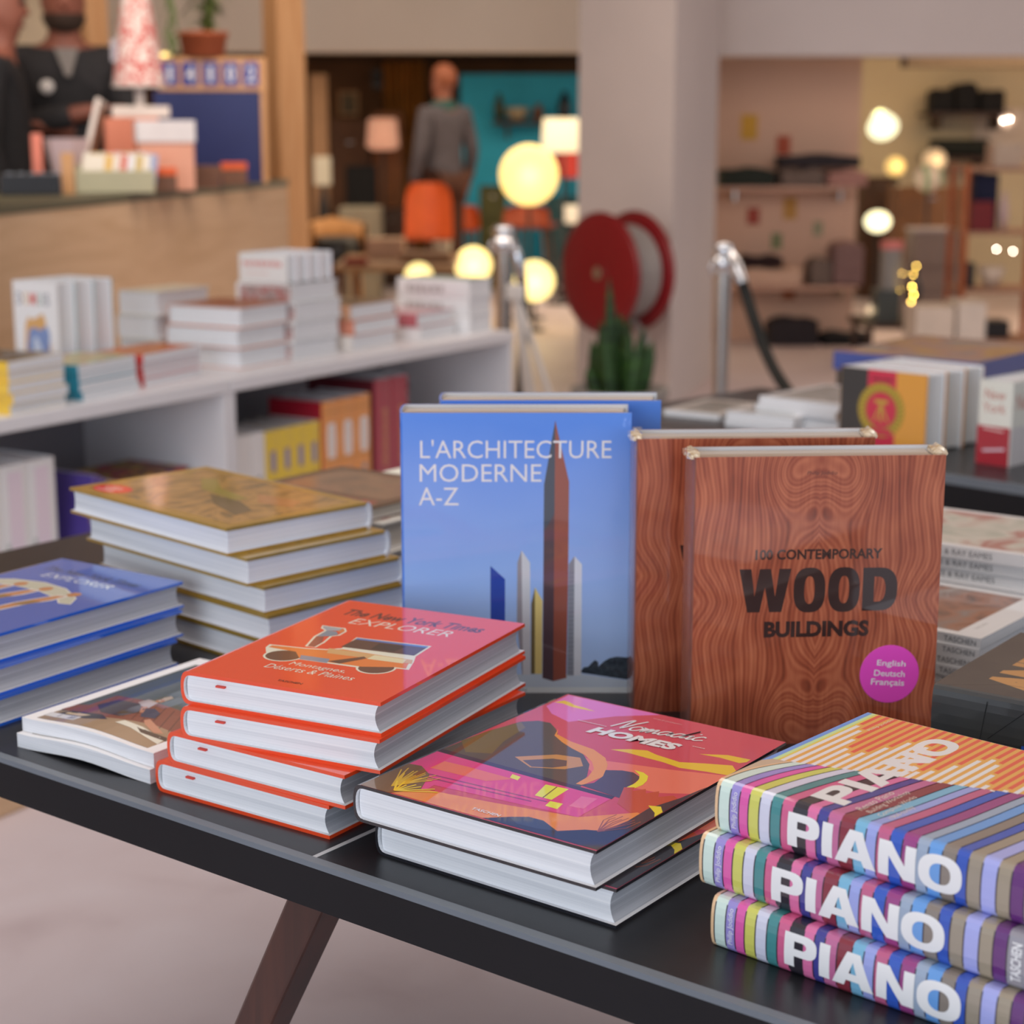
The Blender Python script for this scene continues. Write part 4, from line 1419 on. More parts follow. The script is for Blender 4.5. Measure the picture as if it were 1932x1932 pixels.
def stack(n, s, p, ds, dp, t, spine, cover, label, group, rot=0.0, top=None, edge=None, sp_art=None, name='book', z0=HS, hard=True, pages=PAGES, covers=None):
    """n books lying on the shelf, their near left corner at (s,p)"""
    X = (SS * math.cos(rot) + BB * math.sin(rot)); Y = (BB * math.cos(rot) - SS * math.sin(rot))
    C = sh(s, p, 0)
    for i in range(n):
        jx = .005 * math.sin(i * 2.4 + s * 9); jy = .005 * math.sin(i * 1.6 + s * 5)
        c = C + X * jx + Y * jy + UP * (z0 + t * i)
        if spine == 'left': O, xx, yy, w, d = c, X, Y, ds, dp
        elif spine == 'front': O, xx, yy, w, d = c + X * ds, Y, -X, dp, ds
        elif spine == 'right': O, xx, yy, w, d = c + X * ds + Y * dp, -X, -Y, ds, dp
        else: O, xx, yy, w, d = c + Y * dp, -Y, X, dp, ds
        cv = (covers[i % len(covers)] if covers else cover)
        make_book(name, rank(i, n) + ' ' + label, 'book', group, w, d, t - .0004, O, xx, yy, cv, pages=pages, hard=hard, top_art=top if i == n - 1 else None, spine_art=sp_art, bulge=.004 if hard else 0)


def mottled(name, stops, noise=18):
    m = ramp_mat(name, stops, noise=noise, detail=2, distort=.8, rough=.5, coat=.15, coat_rough=.1)
    def f(mb, w, d, t):
        Art(mb, (0, 0, t), Vector((1, 0, 0)), Vector((0, 1, 0))).rect(.003, .003, w - .003, d - .003, m)
    return f


stack(5, -.700, .012, .185, .27, .0235, 'left', ink('d6b02c'), 'flat book of the yellow-spined pile on the left white shelf', 'yellow-spined paperbacks', .12, hard=False,
      top=mottled('night_photo_print', [(.3, '3a3026'), (.5, '6a5430'), (.62, '8f98a4'), (.8, 'b8bcc2')], 14))
stack(4, -.462, .045, .22, .165, .0205, 'left', ink('1f7f96'), 'flat book of the teal-spined pile on the left white shelf', 'teal-spined paperbacks', .14, hard=False,
      top=mottled('leaf_print', [(.3, 'b0523c'), (.45, 'd8cfa0'), (.6, '8fa07c'), (.75, 'd8a040')]))
stack(4, -.212, .085, .245, .150, .0195, 'left', ink('c0241c'), 'flat book of the red-spined pile on the left white shelf', 'red-spined paperbacks', .14, hard=False,
      top=mottled('orange_print', [(.3, 'a8582c'), (.5, 'd08a4c'), (.65, 'c8462c'), (.8, 'd8c08c')]))
stack(3, .135, .358, .22, .130, .064, 'back', ink('d9d6cc'), 'white thick book in the pile at the back of the shelf', 'white books at the back of the shelf', .05,
      top=mottled('pale_print', [(.3, 'd8cfae'), (.6, 'ded8c4'), (.8, 'c9c0a4')]))
stack(3, .165, .100, .215, .235, .0535, 'back', ink('c98d72'), 'orange-boarded thick book in the wide pile mid-shelf', 'orange-boarded thick books', .06,
      top=mottled('rust_print', [(.3, '8a4a2c'), (.6, 'a8663c'), (.8, '5d5a50')]))


def grey_red_spine(mb, w, d, t, bulge):
    a = Art(mb, (-bulge - .0002, d, 0), Vector((0, -1, 0)), Vector((0, 0, 1)))
    a.rect(.012, .006, d - .003, t - .006, ramp_mat('spine_photo', [(.3, '7a6460'), (.5, 'c0a8a4'), (.7, 'a85048')], noise=40, rough=.4))


stack(4, .385, .098, .215, .185, .0515, 'left', ink('dcd8d4'), 'white thick book in the tall pile under small red-lettered books', 'white thick books in the tall pile', .05,
      sp_art=grey_red_spine)
stack(3, .635, .095, .235, .20, .043, 'left', ink('c98a74'), 'white book with orange boards right of the tall pile', 'orange and white books', .05,
      top=mottled('brown_print', [(.3, '54473a'), (.6, '8a7048'), (.8, '7c7a80')]), covers=[ink('d9d0c8'), ink('c9826a'), ink('b98a6a')])
stack(2, .945, .085, .20, .20, .040, 'left', ink('a8545c'), 'white book with dark red boards in the low pile', 'dark red and white books', .03, covers=[ink('d9d4d2'), ink('a8545c')])


def berlin_spine(mb, w, d, t, bulge):
    a = Art(mb, (-bulge - .0002, d, 0), Vector((0, -1, 0)), Vector((0, 0, 1)))
    a.dashes(d * .14, t * .24, d * .52, t * .46, 6, 'a09c9a')


stack(3, 1.180, .055, .14, .26, .0545, 'left', ink('dcdcd8'), 'white thick book in the pile at the right shelf end', 'white thick books at the shelf end', .06, sp_art=berlin_spine,
      top=mottled('sage_print', [(.3, '7f958c'), (.6, '93a59c'), (.8, 'b9c2ba')]))


# small white books with red lettering standing on the tall pile
def red_words(mb, w, d, t):
    a = Art(mb, (0, 0, t), Vector((1, 0, 0)), Vector((0, 1, 0)))
    a.dashes(w * .08, d * .56, w * .84, d * .2, 9, 'c88a86'); a.dashes(w * .12, d * .3, w * .5, d * .06, 10, 'd8b4ae', seed=4)


zt = HS + 4 * .0515
for i in range(4):
    O = sh(.395 + .055 * i + .053, .098 + .16, zt) if False else sh(.39 + .052 * (i + 1) - .002 + 0.0, .100 + .165, zt)
    # front cover looks along the shelf toward the viewer's left, fore edge to the front
    O = sh(.372 + .050 * i, .275, zt + .0005) + SS * .046
    make_book('upright_book', ('first', 'second', 'third', 'last')[i] + ' from the left of the small red-lettered upright books on the tall pile', 'book', 'small red-lettered books', .165, .078, .046, O, PP, UP, ink('e2dad4'),
              top_art=red_words, back_mat=ink('c79a9a'), bulge=.002)


# white books with blue figures standing on the left unit
def figure_cover(mb, w, d, t):
    a = Art(mb, (0, 0, t), Vector((1, 0, 0)), Vector((0, 1, 0)))
    for k, (ch, c) in enumerate(zip('DOMUS', ('8c9098', 'cdb08a', 'c8443c', '8fa096', '8c9098'))):
        a.text(ch, w * (.08 + .155 * k), d * .77, w * .125, d * .12, c, bold=.03)
    a.poly([(w * .24, d * .05), (w * .22, d * .35), (w * .25, d * .58), (w * .33, d * .66), (w * .40, d * .63), (w * .55, d * .66), (w * .66, d * .70), (w * .72, d * .62), (w * .70, d * .5), (w * .8, d * .4), (w * .84, d * .05)], 'c79a5e')
    a.poly([(w * .30, d * .03), (w * .27, d * .36), (w * .33, d * .53), (w * .45, d * .56), (w * .58, d * .53), (w * .74, d * .58), (w * .80, d * .50), (w * .77, d * .34), (w * .86, d * .22), (w * .82, d * .03)], '6f86b4')
    a.poly([(w * .40, d * .12), (w * .42, d * .44), (w * .50, d * .47), (w * .60, d * .36), (w * .56, d * .1)], 'b4c2d4')
    a.poly([(w * .46, d * .02), (w * .52, d * .22), (w * .60, d * .02)], '3c4468')
    for x in (.36, .60, .78):
        a.poly([(w * x, d * .01), (w * (x + .01), d * .13), (w * (x + .09), d * .14), (w * (x + .13), d * .01)], 'c23a48')


for i in range(3):
    O = sh(-.312 + .0625 * i, .410, HS) + SS * .060
    make_book('upright_book', ('front', 'middle', 'back')[i] + ' one of the three upright white books with blue figures on the cover', 'book', 'upright books with blue figures', .150, .250, .060, O, PP, UP, ink('e9e7ea'),
              top_art=figure_cover, back_mat=ink('2f8a86'), bulge=.003)


# ---- books standing in the compartments, spines out
def spine_out(nm, n, s0, t, h, w, p, z0, mat, label, group, art=None, words=None, side=None, pages=PAGES):
    for i in range(n):
        O = sh(s0 + t * i, p, z0)
        make_book(nm, words[i] + ' ' + label, 'book', group, w, h, t - .001, O, BB, UP, side or mat, spine_mat=mat, spine_art=art, bulge=.003, pages=pages)


def white_spine(mb, w, d, t, bulge):
    a = Art(mb, (-bulge - .0003, 0, 0), Vector((0, 0, 1)), Vector((0, 1, 0)))
    a.dashes(t * .62, d * .06, d * .36, t * .34, 9, '5a5a60', math.pi / 2)


def yellow_spine(mb, w, d, t, bulge):
    a = Art(mb, (-bulge - .0003, 0, 0), Vector((0, 0, 1)), Vector((0, 1, 0)))
    a.rect(t * .30, d * .42, t * .66, d * .72, '8a7484'); a.rect(t * .38, d * .46, t * .58, d * .68, '6b78b0')
    for k in range(4):
        a.dashes(t * .14, d * (.06 + .07 * k), t * .7, d * .045, 6, 'a8862c', seed=k)


def orange_spine(mb, w, d, t, bulge):
    a = Art(mb, (-bulge - .0003, 0, 0), Vector((0, 0, 1)), Vector((0, 1, 0)))
    a.poly([(t * .26 + t * .27 * (1 + math.cos(g)) , d * .54 + d * .20 * max(-1, min(1, 1.5 * math.sin(g)))) for g in [2 * math.pi * k / 24 for k in range(24)]], 'e6dcd6')
    for k in range(7):
        a.line([(t * .34, d * (.40 + .045 * k)), (t * .74, d * (.40 + .045 * k))], d * .012, 'd8b09a')
    a.rect(.002, d * .86, t - .003, d * .875, 'b07a2c', True); a.rect(.002, d * .30, t - .003, d * .315, 'b07a2c')
    a.rect(t * .4, d * .12, t * .66, d * .19, '8a8a90')


def crimson_spine(mb, w, d, t, bulge):
    a = Art(mb, (-bulge - .0003, 0, 0), Vector((0, 0, 1)), Vector((0, 1, 0)))
    a.dashes(t * .72, d * .08, d * .62, t * .30, 15, 'b06a44', math.pi / 2)


def box_spine(mb, w, d, t, bulge):
    a = Art(mb, (-bulge - .0003, 0, 0), Vector((0, 0, 1)), Vector((0, 1, 0)))
    a.rect(t * .2, d * .03, t * .72, d * .93, 'd9c9d4')
    a.dashes(t * .16, d * .05, d * .22, t * .12, 8, '8a9a90', math.pi / 2)


W3 = ('leftmost', 'middle', 'rightmost'); W4 = ('leftmost', 'second', 'third', 'rightmost'); W2 = ('left', 'right')
spine_out('upright_book', 3, .030, .057, .196, .17, .06, .3605, ink('dedce4'), 'white-spined book beside the yellow-spined ones in the shelf', 'white-spined books in the compartment', white_spine, W3)
spine_out('upright_book', 4, .203, .058, .194, .17, .06, .3605, ink('d9b92f'), 'of the four yellow-spined books in the shelf compartment', 'yellow-spined books in the compartment', yellow_spine, W4, pages=PAGES_GREY)
spine_out('upright_book', 3, .437, .0745, .243, .185, .055, .3605, ink('db8d45'), 'of the three orange-spined books in the shelf compartment', 'orange-spined books in the compartment', orange_spine, W3, side=ink('a3182c'), pages=PAGES_GREY)
spine_out('upright_book', 2, .678, .083, .275, .24, .055, .3605, ink('97243a'), 'of the two tall crimson-spined books in the shelf compartment', 'crimson-spined books in the compartment', crimson_spine, W2, side=ink('5d1620'), pages=PAGES_GREY)
spine_out('boxed_book', 3, -.775, .079, .242, .19, .06, .3605, ink('e6e4ea'), 'white boxed book with a pale pink panel in the left compartment', 'white boxed books in the compartment', box_spine, W3)

s0, z0 = comp(195, 885, .20)
for i in range(4):
    c = ('2a2c34', 'c9a52c', '3a3a48', '9a8f92')[3 - i]
    lb = ('topmost patchwork-coloured', 'second patchwork-edged', 'third dark grey', 'bottom pale grey')[3 - i]
    stk = ramp_mat('bold_patches', [(.30, '1a2030'), (.42, 'c9a02c'), (.55, '1f2438'), (.62, 'b8382c'), (.8, '28406a')], noise=22, detail=0, rough=.5)
    make_book('comic_book', lb + ' comic in the flat pile in the left compartment', 'book', 'colourful comics in the compartment', .20, .235, .034, sh(-.040 - .004 * i, .10, .3605 + .0345 * i), BB, -SS, stk if i == 3 else ink(c), spine_mat=stk if i >= 2 else ink(c), hard=False)
# leaning purple and yellow magazines
for i in range(4):
    lean = math.radians(9)
    sx, zx = comp(112 + 17 * i, 1000, .02)
    Yd = (UP * math.cos(lean) + SS * math.sin(lean)).normalized()
    def purple(mb, w, d, t, bulge):
        a = Art(mb, (-.0006, 0, 0), Vector((0, 0, 1)), Vector((0, 1, 0)))
        a.rect(.001, d * .42, t - .001, d * .74, 'b8962c')
        for k in range(7): a.rect(.001, d * (.44 + .04 * k), t - .001, d * (.455 + .04 * k), '5a4a3a', True)
    make_book('magazine', ('leftmost purple-spined', 'second purple-spined', 'third purple-spined', 'yellow-spined')[i] + ' magazine leaning in the left compartment beside the white boxed books', 'magazine', 'leaning magazines', .16, .185 - .008 * i, .0155,
              sh(-.480 + .0170 * i, .03, .365), BB, Yd, ink('4a3a86') if i < 3 else ink('d8b62c'), hard=False, spine_art=purple if i < 3 else None)

# ================================================================== SALES COUNTER AND WHAT STANDS ON IT
HC = 1.12
K0 = on(0, 386, HC); K1 = on(540, 338, HC)
KD = (K1 - K0); KD.z = 0; KL = KD.length; KD.normalize()
KB = Vector((-KD.y, KD.x, 0))          # behind the counter
KM = frame_matrix((K0.x, K0.y, 0), KD, KB)
r = thing('sales_counter', 'long pale plywood sales counter with a dark olive top', 'counter')
mb = MB(); mb.box((-.15, 0, 0), (KL + .02, .03, HC - .03), PLY, KM); mb.build('front_panel', r)
mb = MB(); mb.box((-.15, -.006, HC - .03), (KL + .02, .50, HC), OLIVE, KM); mb.build('counter_top', r, bevel=.003)
mb = MB(); mb.box((-.15, .03, 0), (-.12, .48, HC - .03), PLY, KM); mb.build('end_panel', r)
mb = MB(); mb.box((KL - .02, .03, 0), (KL + .02, .48, HC - .03), PLY, KM); mb.build('end_panel', r)


def wpx(px, dist):
    return px * dist / FPX * 1.01


def post(px, dist, w, rot, label):
    p = at(px, 300, dist)
    mb = MB(); M = Matrix.Translation((p.x, p.y, 0)) @ Matrix.Rotation(rot, 4, 'Z')
    mb.box((-w / 2, -w / 2, 0), (w / 2, w / 2, 3.145), PINE, M)
    tag(mb.build('wooden_post', bevel=.004), label, 'post', 'pine posts of the counter')


post(541, 8.55, .145, .62, 'thick pine post at the right end of the sales counter')
post(188, 8.6, .105, .62, 'thinner pine post behind the tree-shaped table lamp')

# ---- pink box with the tree-shaped lamp
YL = 6.55


def gbox(name, label, cat, x0, y0, x1, y1, dist, depth, mat, rot=0.0, group=None, bev=.004, base=None, parent_only=False):
    """a box whose front fills the given field at a distance; base: level it stands on"""
    a = at(x0, (y0 + y1) / 2, dist); b = at(x1, (y0 + y1) / 2, dist)
    zt = at((x0 + x1) / 2, y0, dist).z; zb = at((x0 + x1) / 2, y1, dist).z if base is None else base
    w = (b - a).length
    M = Matrix.Translation((a.x, a.y, 0)) @ Matrix.Rotation(rot, 4, 'Z')
    mb = MB(); mb.box((0, 0, zb), (w, depth, zt), mat, M, bev)
    return mb, M, w, zb, zt


def gthing(name, label, cat, *a, **k):
    mb, M, w, zb, zt = gbox(name, label, cat, *a, **k)
    return tag(mb.build(name), label, cat, k.get('group')), M, w, zb, zt


PINKBOX = paint('pink_card', 'd9866a', vary=.05, rough=.6)
PINK2 = paint('salmon_card', 'e0a48a', vary=.04, rough=.6)
g = thing('gift_box', 'pink cardboard box under the tree-shaped lamp on the counter', 'box')
mb, M, w, zb, zt = gbox('', '', '', 200, 222, 300, 345, 6.75, .26, PINKBOX, .25, base=HC + .001)
mb.build('box_body', g)
g = thing('gift_box', 'salmon box with a white lid on the counter beside the pink one', 'box')
mb, M, w, zb, zt = gbox('', '', '', 262, 268, 366, 345, 6.45, .17, PINK2, .25, base=HC + .001)
mb.build('box_body', g)
mb = MB(); mb.box((-.006, -.006, zt - .002), (w + .006, .18, zt + .075), paint('white_card', 'dedada', rough=.6), M, .004)
mb.build('box_lid', g)

lp = at(265, 214, 6.85)
zb_ = at(265, 222, 6.75).z + .001
g = thing('table_lamp', 'white table lamp with a tall red-patterned tree-shaped shade on the counter', 'lamp')
WHITE_P = paint('white_paint', 'e2d6cc', rough=.5)
mb = MB(); M = Matrix.Translation((lp.x, lp.y, 0)) @ Matrix.Rotation(.25, 4, 'Z')
mb.box((-.105, -.06, zb_), (.105, .06, zb_ + .042), WHITE_P, M, .004); mb.build('base', g)
mb = MB(); mb.tube([(lp.x, lp.y, zb_ + .04), (lp.x, lp.y, zb_ + .125)], .019, WHITE_P, 12); mb.build('stem', g)
SHADE = ramp_mat('red_pattern_shade', [(.44, 'e6d4cc'), (.50, 'd06a62'), (.56, 'c2403c'), (.62, 'e6d4cc')], scale=(1.2, 1.2, 1.2), noise=26, detail=1, rough=.7)
mb = MB()
z0s = zb_ + .115
mb.lathe([(.098, z0s), (.085, z0s + .10), (.068, z0s + .22), (.045, z0s + .36), (.018, z0s + .46), (0, z0s + .47)], SHADE, (lp.x, lp.y, 0), 28)
mb.lathe([(.1, z0s - .004), (.101, z0s + .006)], WHITE_P, (lp.x, lp.y, 0), 28)
mb.build('lamp_shade', g)['label'] = 'white shade with red pattern'
mb = MB(); t = at(215, 90, 6.8)
mb.box((t.x - .012, t.y, t.z - .05), (t.x + .012, t.y + .003, t.z + .03), paint('tag_grey', 'a9a4ac', rough=.6), None, .001)
mb.tube([(t.x, t.y + .001, t.z + .028), (lp.x - .05, lp.y - .045, t.z + .06)], .0012, WHITE_P, 6)
mb.build('price_tag', g)

# ---- blue panel case, number board, pot plant
NAVYP = paint('navy_board', '1c2a66', vary=.05, rough=.5)
g = thing('display_case', 'dark blue panel case with a thin wooden frame on the counter', 'display case')
mb, M, w, zb, zt = gbox('', '', '', 292, 172, 492, 334, 7.5, .10, NAVYP, .1, base=HC + .001); mb.build('panel', g)
mb = MB(); mb.box((w, -.01, zb), (w + .02, .11, zt), PINE, M); mb.build('frame_post', g)
g = thing('number_board', 'wooden number board with white digits on blue cards above the blue case', 'sign')
mb, M2, w2, zb2, zt2 = gbox('', '', '', 297, 107, 500, 170, 7.5, .09, PINE, .1, base=zt + .001); mb.build('frame', g)
cards = thing
for k, ch in enumerate('14102'):
    mb = MB()
    cw = w2 / 5.6
    x0 = .018 + k * (w2 - .03) / 5
    mb.box((x0, -.004, zb2 + .02), (x0 + cw * .82, 0, zt2 - .02), paint('blue_card', '2a3f9a', rough=.5), M2)
    a = Art(mb, M2 @ Vector((x0, -.0045, zb2 + .02)), M2.to_3x3() @ Vector((1, 0, 0)), UP)
    hh = zt2 - zb2 - .04
    a.text(ch, cw * (.22 if ch != '1' else .32), hh * .18, cw * (.4 if ch != '1' else .2), hh * .64, ink('d8dcea', False), bold=.02)
    mb.build('number_card', g)
pp = at(383, 80, 7.56)
g = thing('potted_plant', 'spiky green plant in a terracotta pot on top of the number board', 'plant')
mb = MB()
mb.lathe([(0, zt2 + .002), (.085, zt2 + .002), (.10, zt2 + .085), (.108, zt2 + .085), (.108, zt2 + .10), (.095, zt2 + .10), (.09, zt2 + .085), (0, zt2 + .085)], paint('terracotta', 'b8613c', vary=.1, rough=.7), (pp.x, pp.y, 0), 20)
mb.build('pot', g)
mb = MB()
rr = random.Random(3)
GREEN = paint('leaf_green', '5d7434', vary=.3, scale=20, rough=.5)
mb.tube([(pp.x + .02, pp.y, zt2 + .08), (pp.x + .03, pp.y, zt2 + .2), (pp.x + .02, pp.y, zt2 + .36)], [.022, .02, .012], paint('plant_stem', '4a4a22', vary=.2, rough=.7), 8)
mb.build('stem', g)
mb = MB()
for k in range(70):
    a = rr.uniform(0, 6.28); z = zt2 + rr.uniform(.10, .38); L = rr.uniform(.06, .17)
    d = Vector((math.cos(a), math.sin(a), rr.uniform(-.4, .6))); b = Vector((pp.x + .02, pp.y, z)); sdir = d.cross(UP).normalized() * .008
    m1 = b + d * L * .5 + UP * .02; e = b + d * L - UP * .02
    mb.add([b - sdir * .5, b + sdir * .5, m1 + sdir, m1 - sdir, e], [(0, 1, 2, 3), (3, 2, 4)], GREEN)
for k in range(26):
    a = rr.uniform(0, 6.28); b = Vector((pp.x - .13 + .03 * rr.random(), pp.y - .075, zt2 + rr.uniform(.05, .3)))
    e = b + Vector((rr.uniform(-.05, .03), rr.uniform(-.03, .03), -.09)); s_ = Vector((.005, .003, 0))
    mb.add([b - s_, b + s_, e], [(0, 1, 2)], GREEN)
o = mb.build('foliage', g)

# ---- card tray, holder, tiles, till
SAGE = paint('sage_card', 'b9b596', vary=.04, rough=.6)
g = thing('card_tray', 'sage green tray of leaning cards with a wooden upright on the counter', 'tray')
mb, M, w, zb, zt = gbox('', '', '', 143, 322, 290, 366, 6.15, .012, SAGE, .28, base=HC + .001)
mb.box((0, .012, HC + .001), (w, .16, HC + .012), SAGE, M); mb.box((0, .15, HC + .001), (w, .162, zt + .02), SAGE, M)
mb.box((0, .012, HC + .001), (.01, .15, zt), SAGE, M); mb.box((w - .01, .012, HC + .001), (w, .15, zt), SAGE, M)
mb.build('tray_body', g)
mb = MB(); mb.box((-.045, 0, HC + .001), (-.004, .03, zt + .06), PINE, M); mb.build('upright', g)
CC = ['bcb8ac', 'b8964c', 'beb9b0', 'b0665a', 'bcc0c4', 'a8945e', 'c2beb4', '808aa6']
for k in range(8):
    mb = MB()
    x0 = .012 + k * .026
    mm = M @ Matrix.Translation((x0, .022 + .004 * k, HC + .016)) @ Matrix.Rotation(-.55, 4, 'X') @ Matrix.Rotation(.16, 4, 'Y')
    mb.box((0, 0, 0), (.075, .0025, .145), ink(CC[k], False), mm)
    tag(mb.build('greeting_card'), ('leftmost', 'second', 'third', 'fourth', 'fifth', 'sixth', 'seventh', 'rightmost')[k] + ' greeting card leaning in the sage green tray', 'card', 'greeting cards in the tray')
# pink paper holder and leaning picture
ph = at(127, 315, 6.33)
g = thing('paper_bag', 'pale pink paper holder left of the card tray on the counter', 'holder')
mb = MB()
mb.lathe([(.035, HC + .001), (.055, HC + .08), (.080, HC + .185), (.077, HC + .185), (.052, HC + .08), (.03, HC + .006)], paint('pale_pink_paper', 'd6bcbc', rough=.7), (ph.x, ph.y, 0), 6, smooth=False)
mb.build('bag_body', g)
lo = at(150, 292, 6.40); hi = at(190, 186, 6.44)
g = thing('framed_picture', 'white-edged picture leaning behind the pale pink holder on the counter', 'picture')
lo.z = HC + .012
Yd = (hi - lo).normalized(); Xd = Vector((-.02, 1.0, 0)); Xd = (Xd - Yd * Xd.dot(Yd)).normalized()
mb = MB(); mb.box((0, 0, -.018), (.13, (hi - lo).length, 0), WHITE_P, frame_matrix(lo, Xd, Yd), .002); mb.build('frame', g)
mb = MB(); mb.box((.012, .012, .0002), (.118, (hi - lo).length - .012, .002), paint('dark_photo', '5d4c34', vary=.4, scale=20, rough=.3), frame_matrix(lo, Xd, Yd)); mb.build('print', g)
ORANGE = paint('bright_orange', 'e8642c', rough=.5)
BROWNW = paint('brown_wood', '74503c', vary=.15, rough=.6)
for i, (x0, y0, x1, y1, dd) in enumerate(((292, 318, 333, 345, 6.35), (418, 306, 466, 335, 7.15))):
    g = thing('soap_box', ('left', 'right')[i] + ' little brown box with a bright orange lid on the counter', 'box', group='orange-lidded boxes')
    mb, M, w, zb, zt = gbox('', '', '', x0, (y0 + y1) / 2, x1, y1, dd, .06, BROWNW, .2, base=HC + .001); mb.build('box_body', g)
    mb = MB(); mb.box((0, 0, zt + .0005), (w, .06, zt + .028), ORANGE, M, .003); mb.build('box_lid', g)
zz = HC + .001
for i in range(3):
    h = .027
    a = at(345 + 2 * i, 320, 6.72)
    mb = MB(); M = Matrix.Translation((a.x, a.y, 0)) @ Matrix.Rotation(.2, 4, 'Z')
    mb.box((0, 0, zz), (.135, .09, zz + h), BROWNW, M, .003); zz += h + .001
    tag(mb.build('wooden_tile'), rank(i, 3).replace('second from top', 'middle') + ' brown wooden block of the three stacked on the counter', 'block', 'stacked wooden blocks')
BLK = paint('till_black', '1d1c1f', rough=.35)
g = thing('cash_register', 'low black till tray at the left end of the counter', 'till')
mb, M, w, zb, zt = gbox('', '', '', 0, 330, 112, 358, 5.95, .22, BLK, .3, base=HC + .001); mb.build('tray', g)
mb = MB()
for k in range(5): mb.box((.02 + k * .036, .02, zt), (.045 + k * .036, .05, zt + .006), paint('key_grey', '8a9098', rough=.4), M, .002)
mb.build('keypad', g)
mb, M, w, zb, zt = gbox('', '', '', 60, 252, 80, 322, 6.45, .03, paint('coral_glow', 'e88a74', rough=.5), .3, base=HC + .001)
tag(mb.build('bottle'), 'slim coral bottle on the counter between the two people', 'bottle')

# ================================================================== PEOPLE
SKIN = paint('skin', '86503f', vary=.08, scale=14, rough=.55)


def skin_mesh(name, nodes, edges, mat, parent, root=0, sub=2):
    me = bpy.data.meshes.new(name)
    me.from_pydata([n[0] for n in nodes], edges, [])
    me.materials.append(mat)
    o = bpy.data.objects.new(name, me); COL.objects.link(o); o.parent = parent
    md = o.modifiers.new('skin', 'SKIN'); md.use_smooth_shade = True
    for i, n in enumerate(nodes):
        rd = n[1] if isinstance(n[1], tuple) else (n[1], n[1])
        me.skin_vertices[0].data[i].radius = rd
        me.skin_vertices[0].data[i].use_root = (i == root)
    s_ = o.modifiers.new('sub', 'SUBSURF'); s_.levels = sub; s_.render_levels = sub
    return o


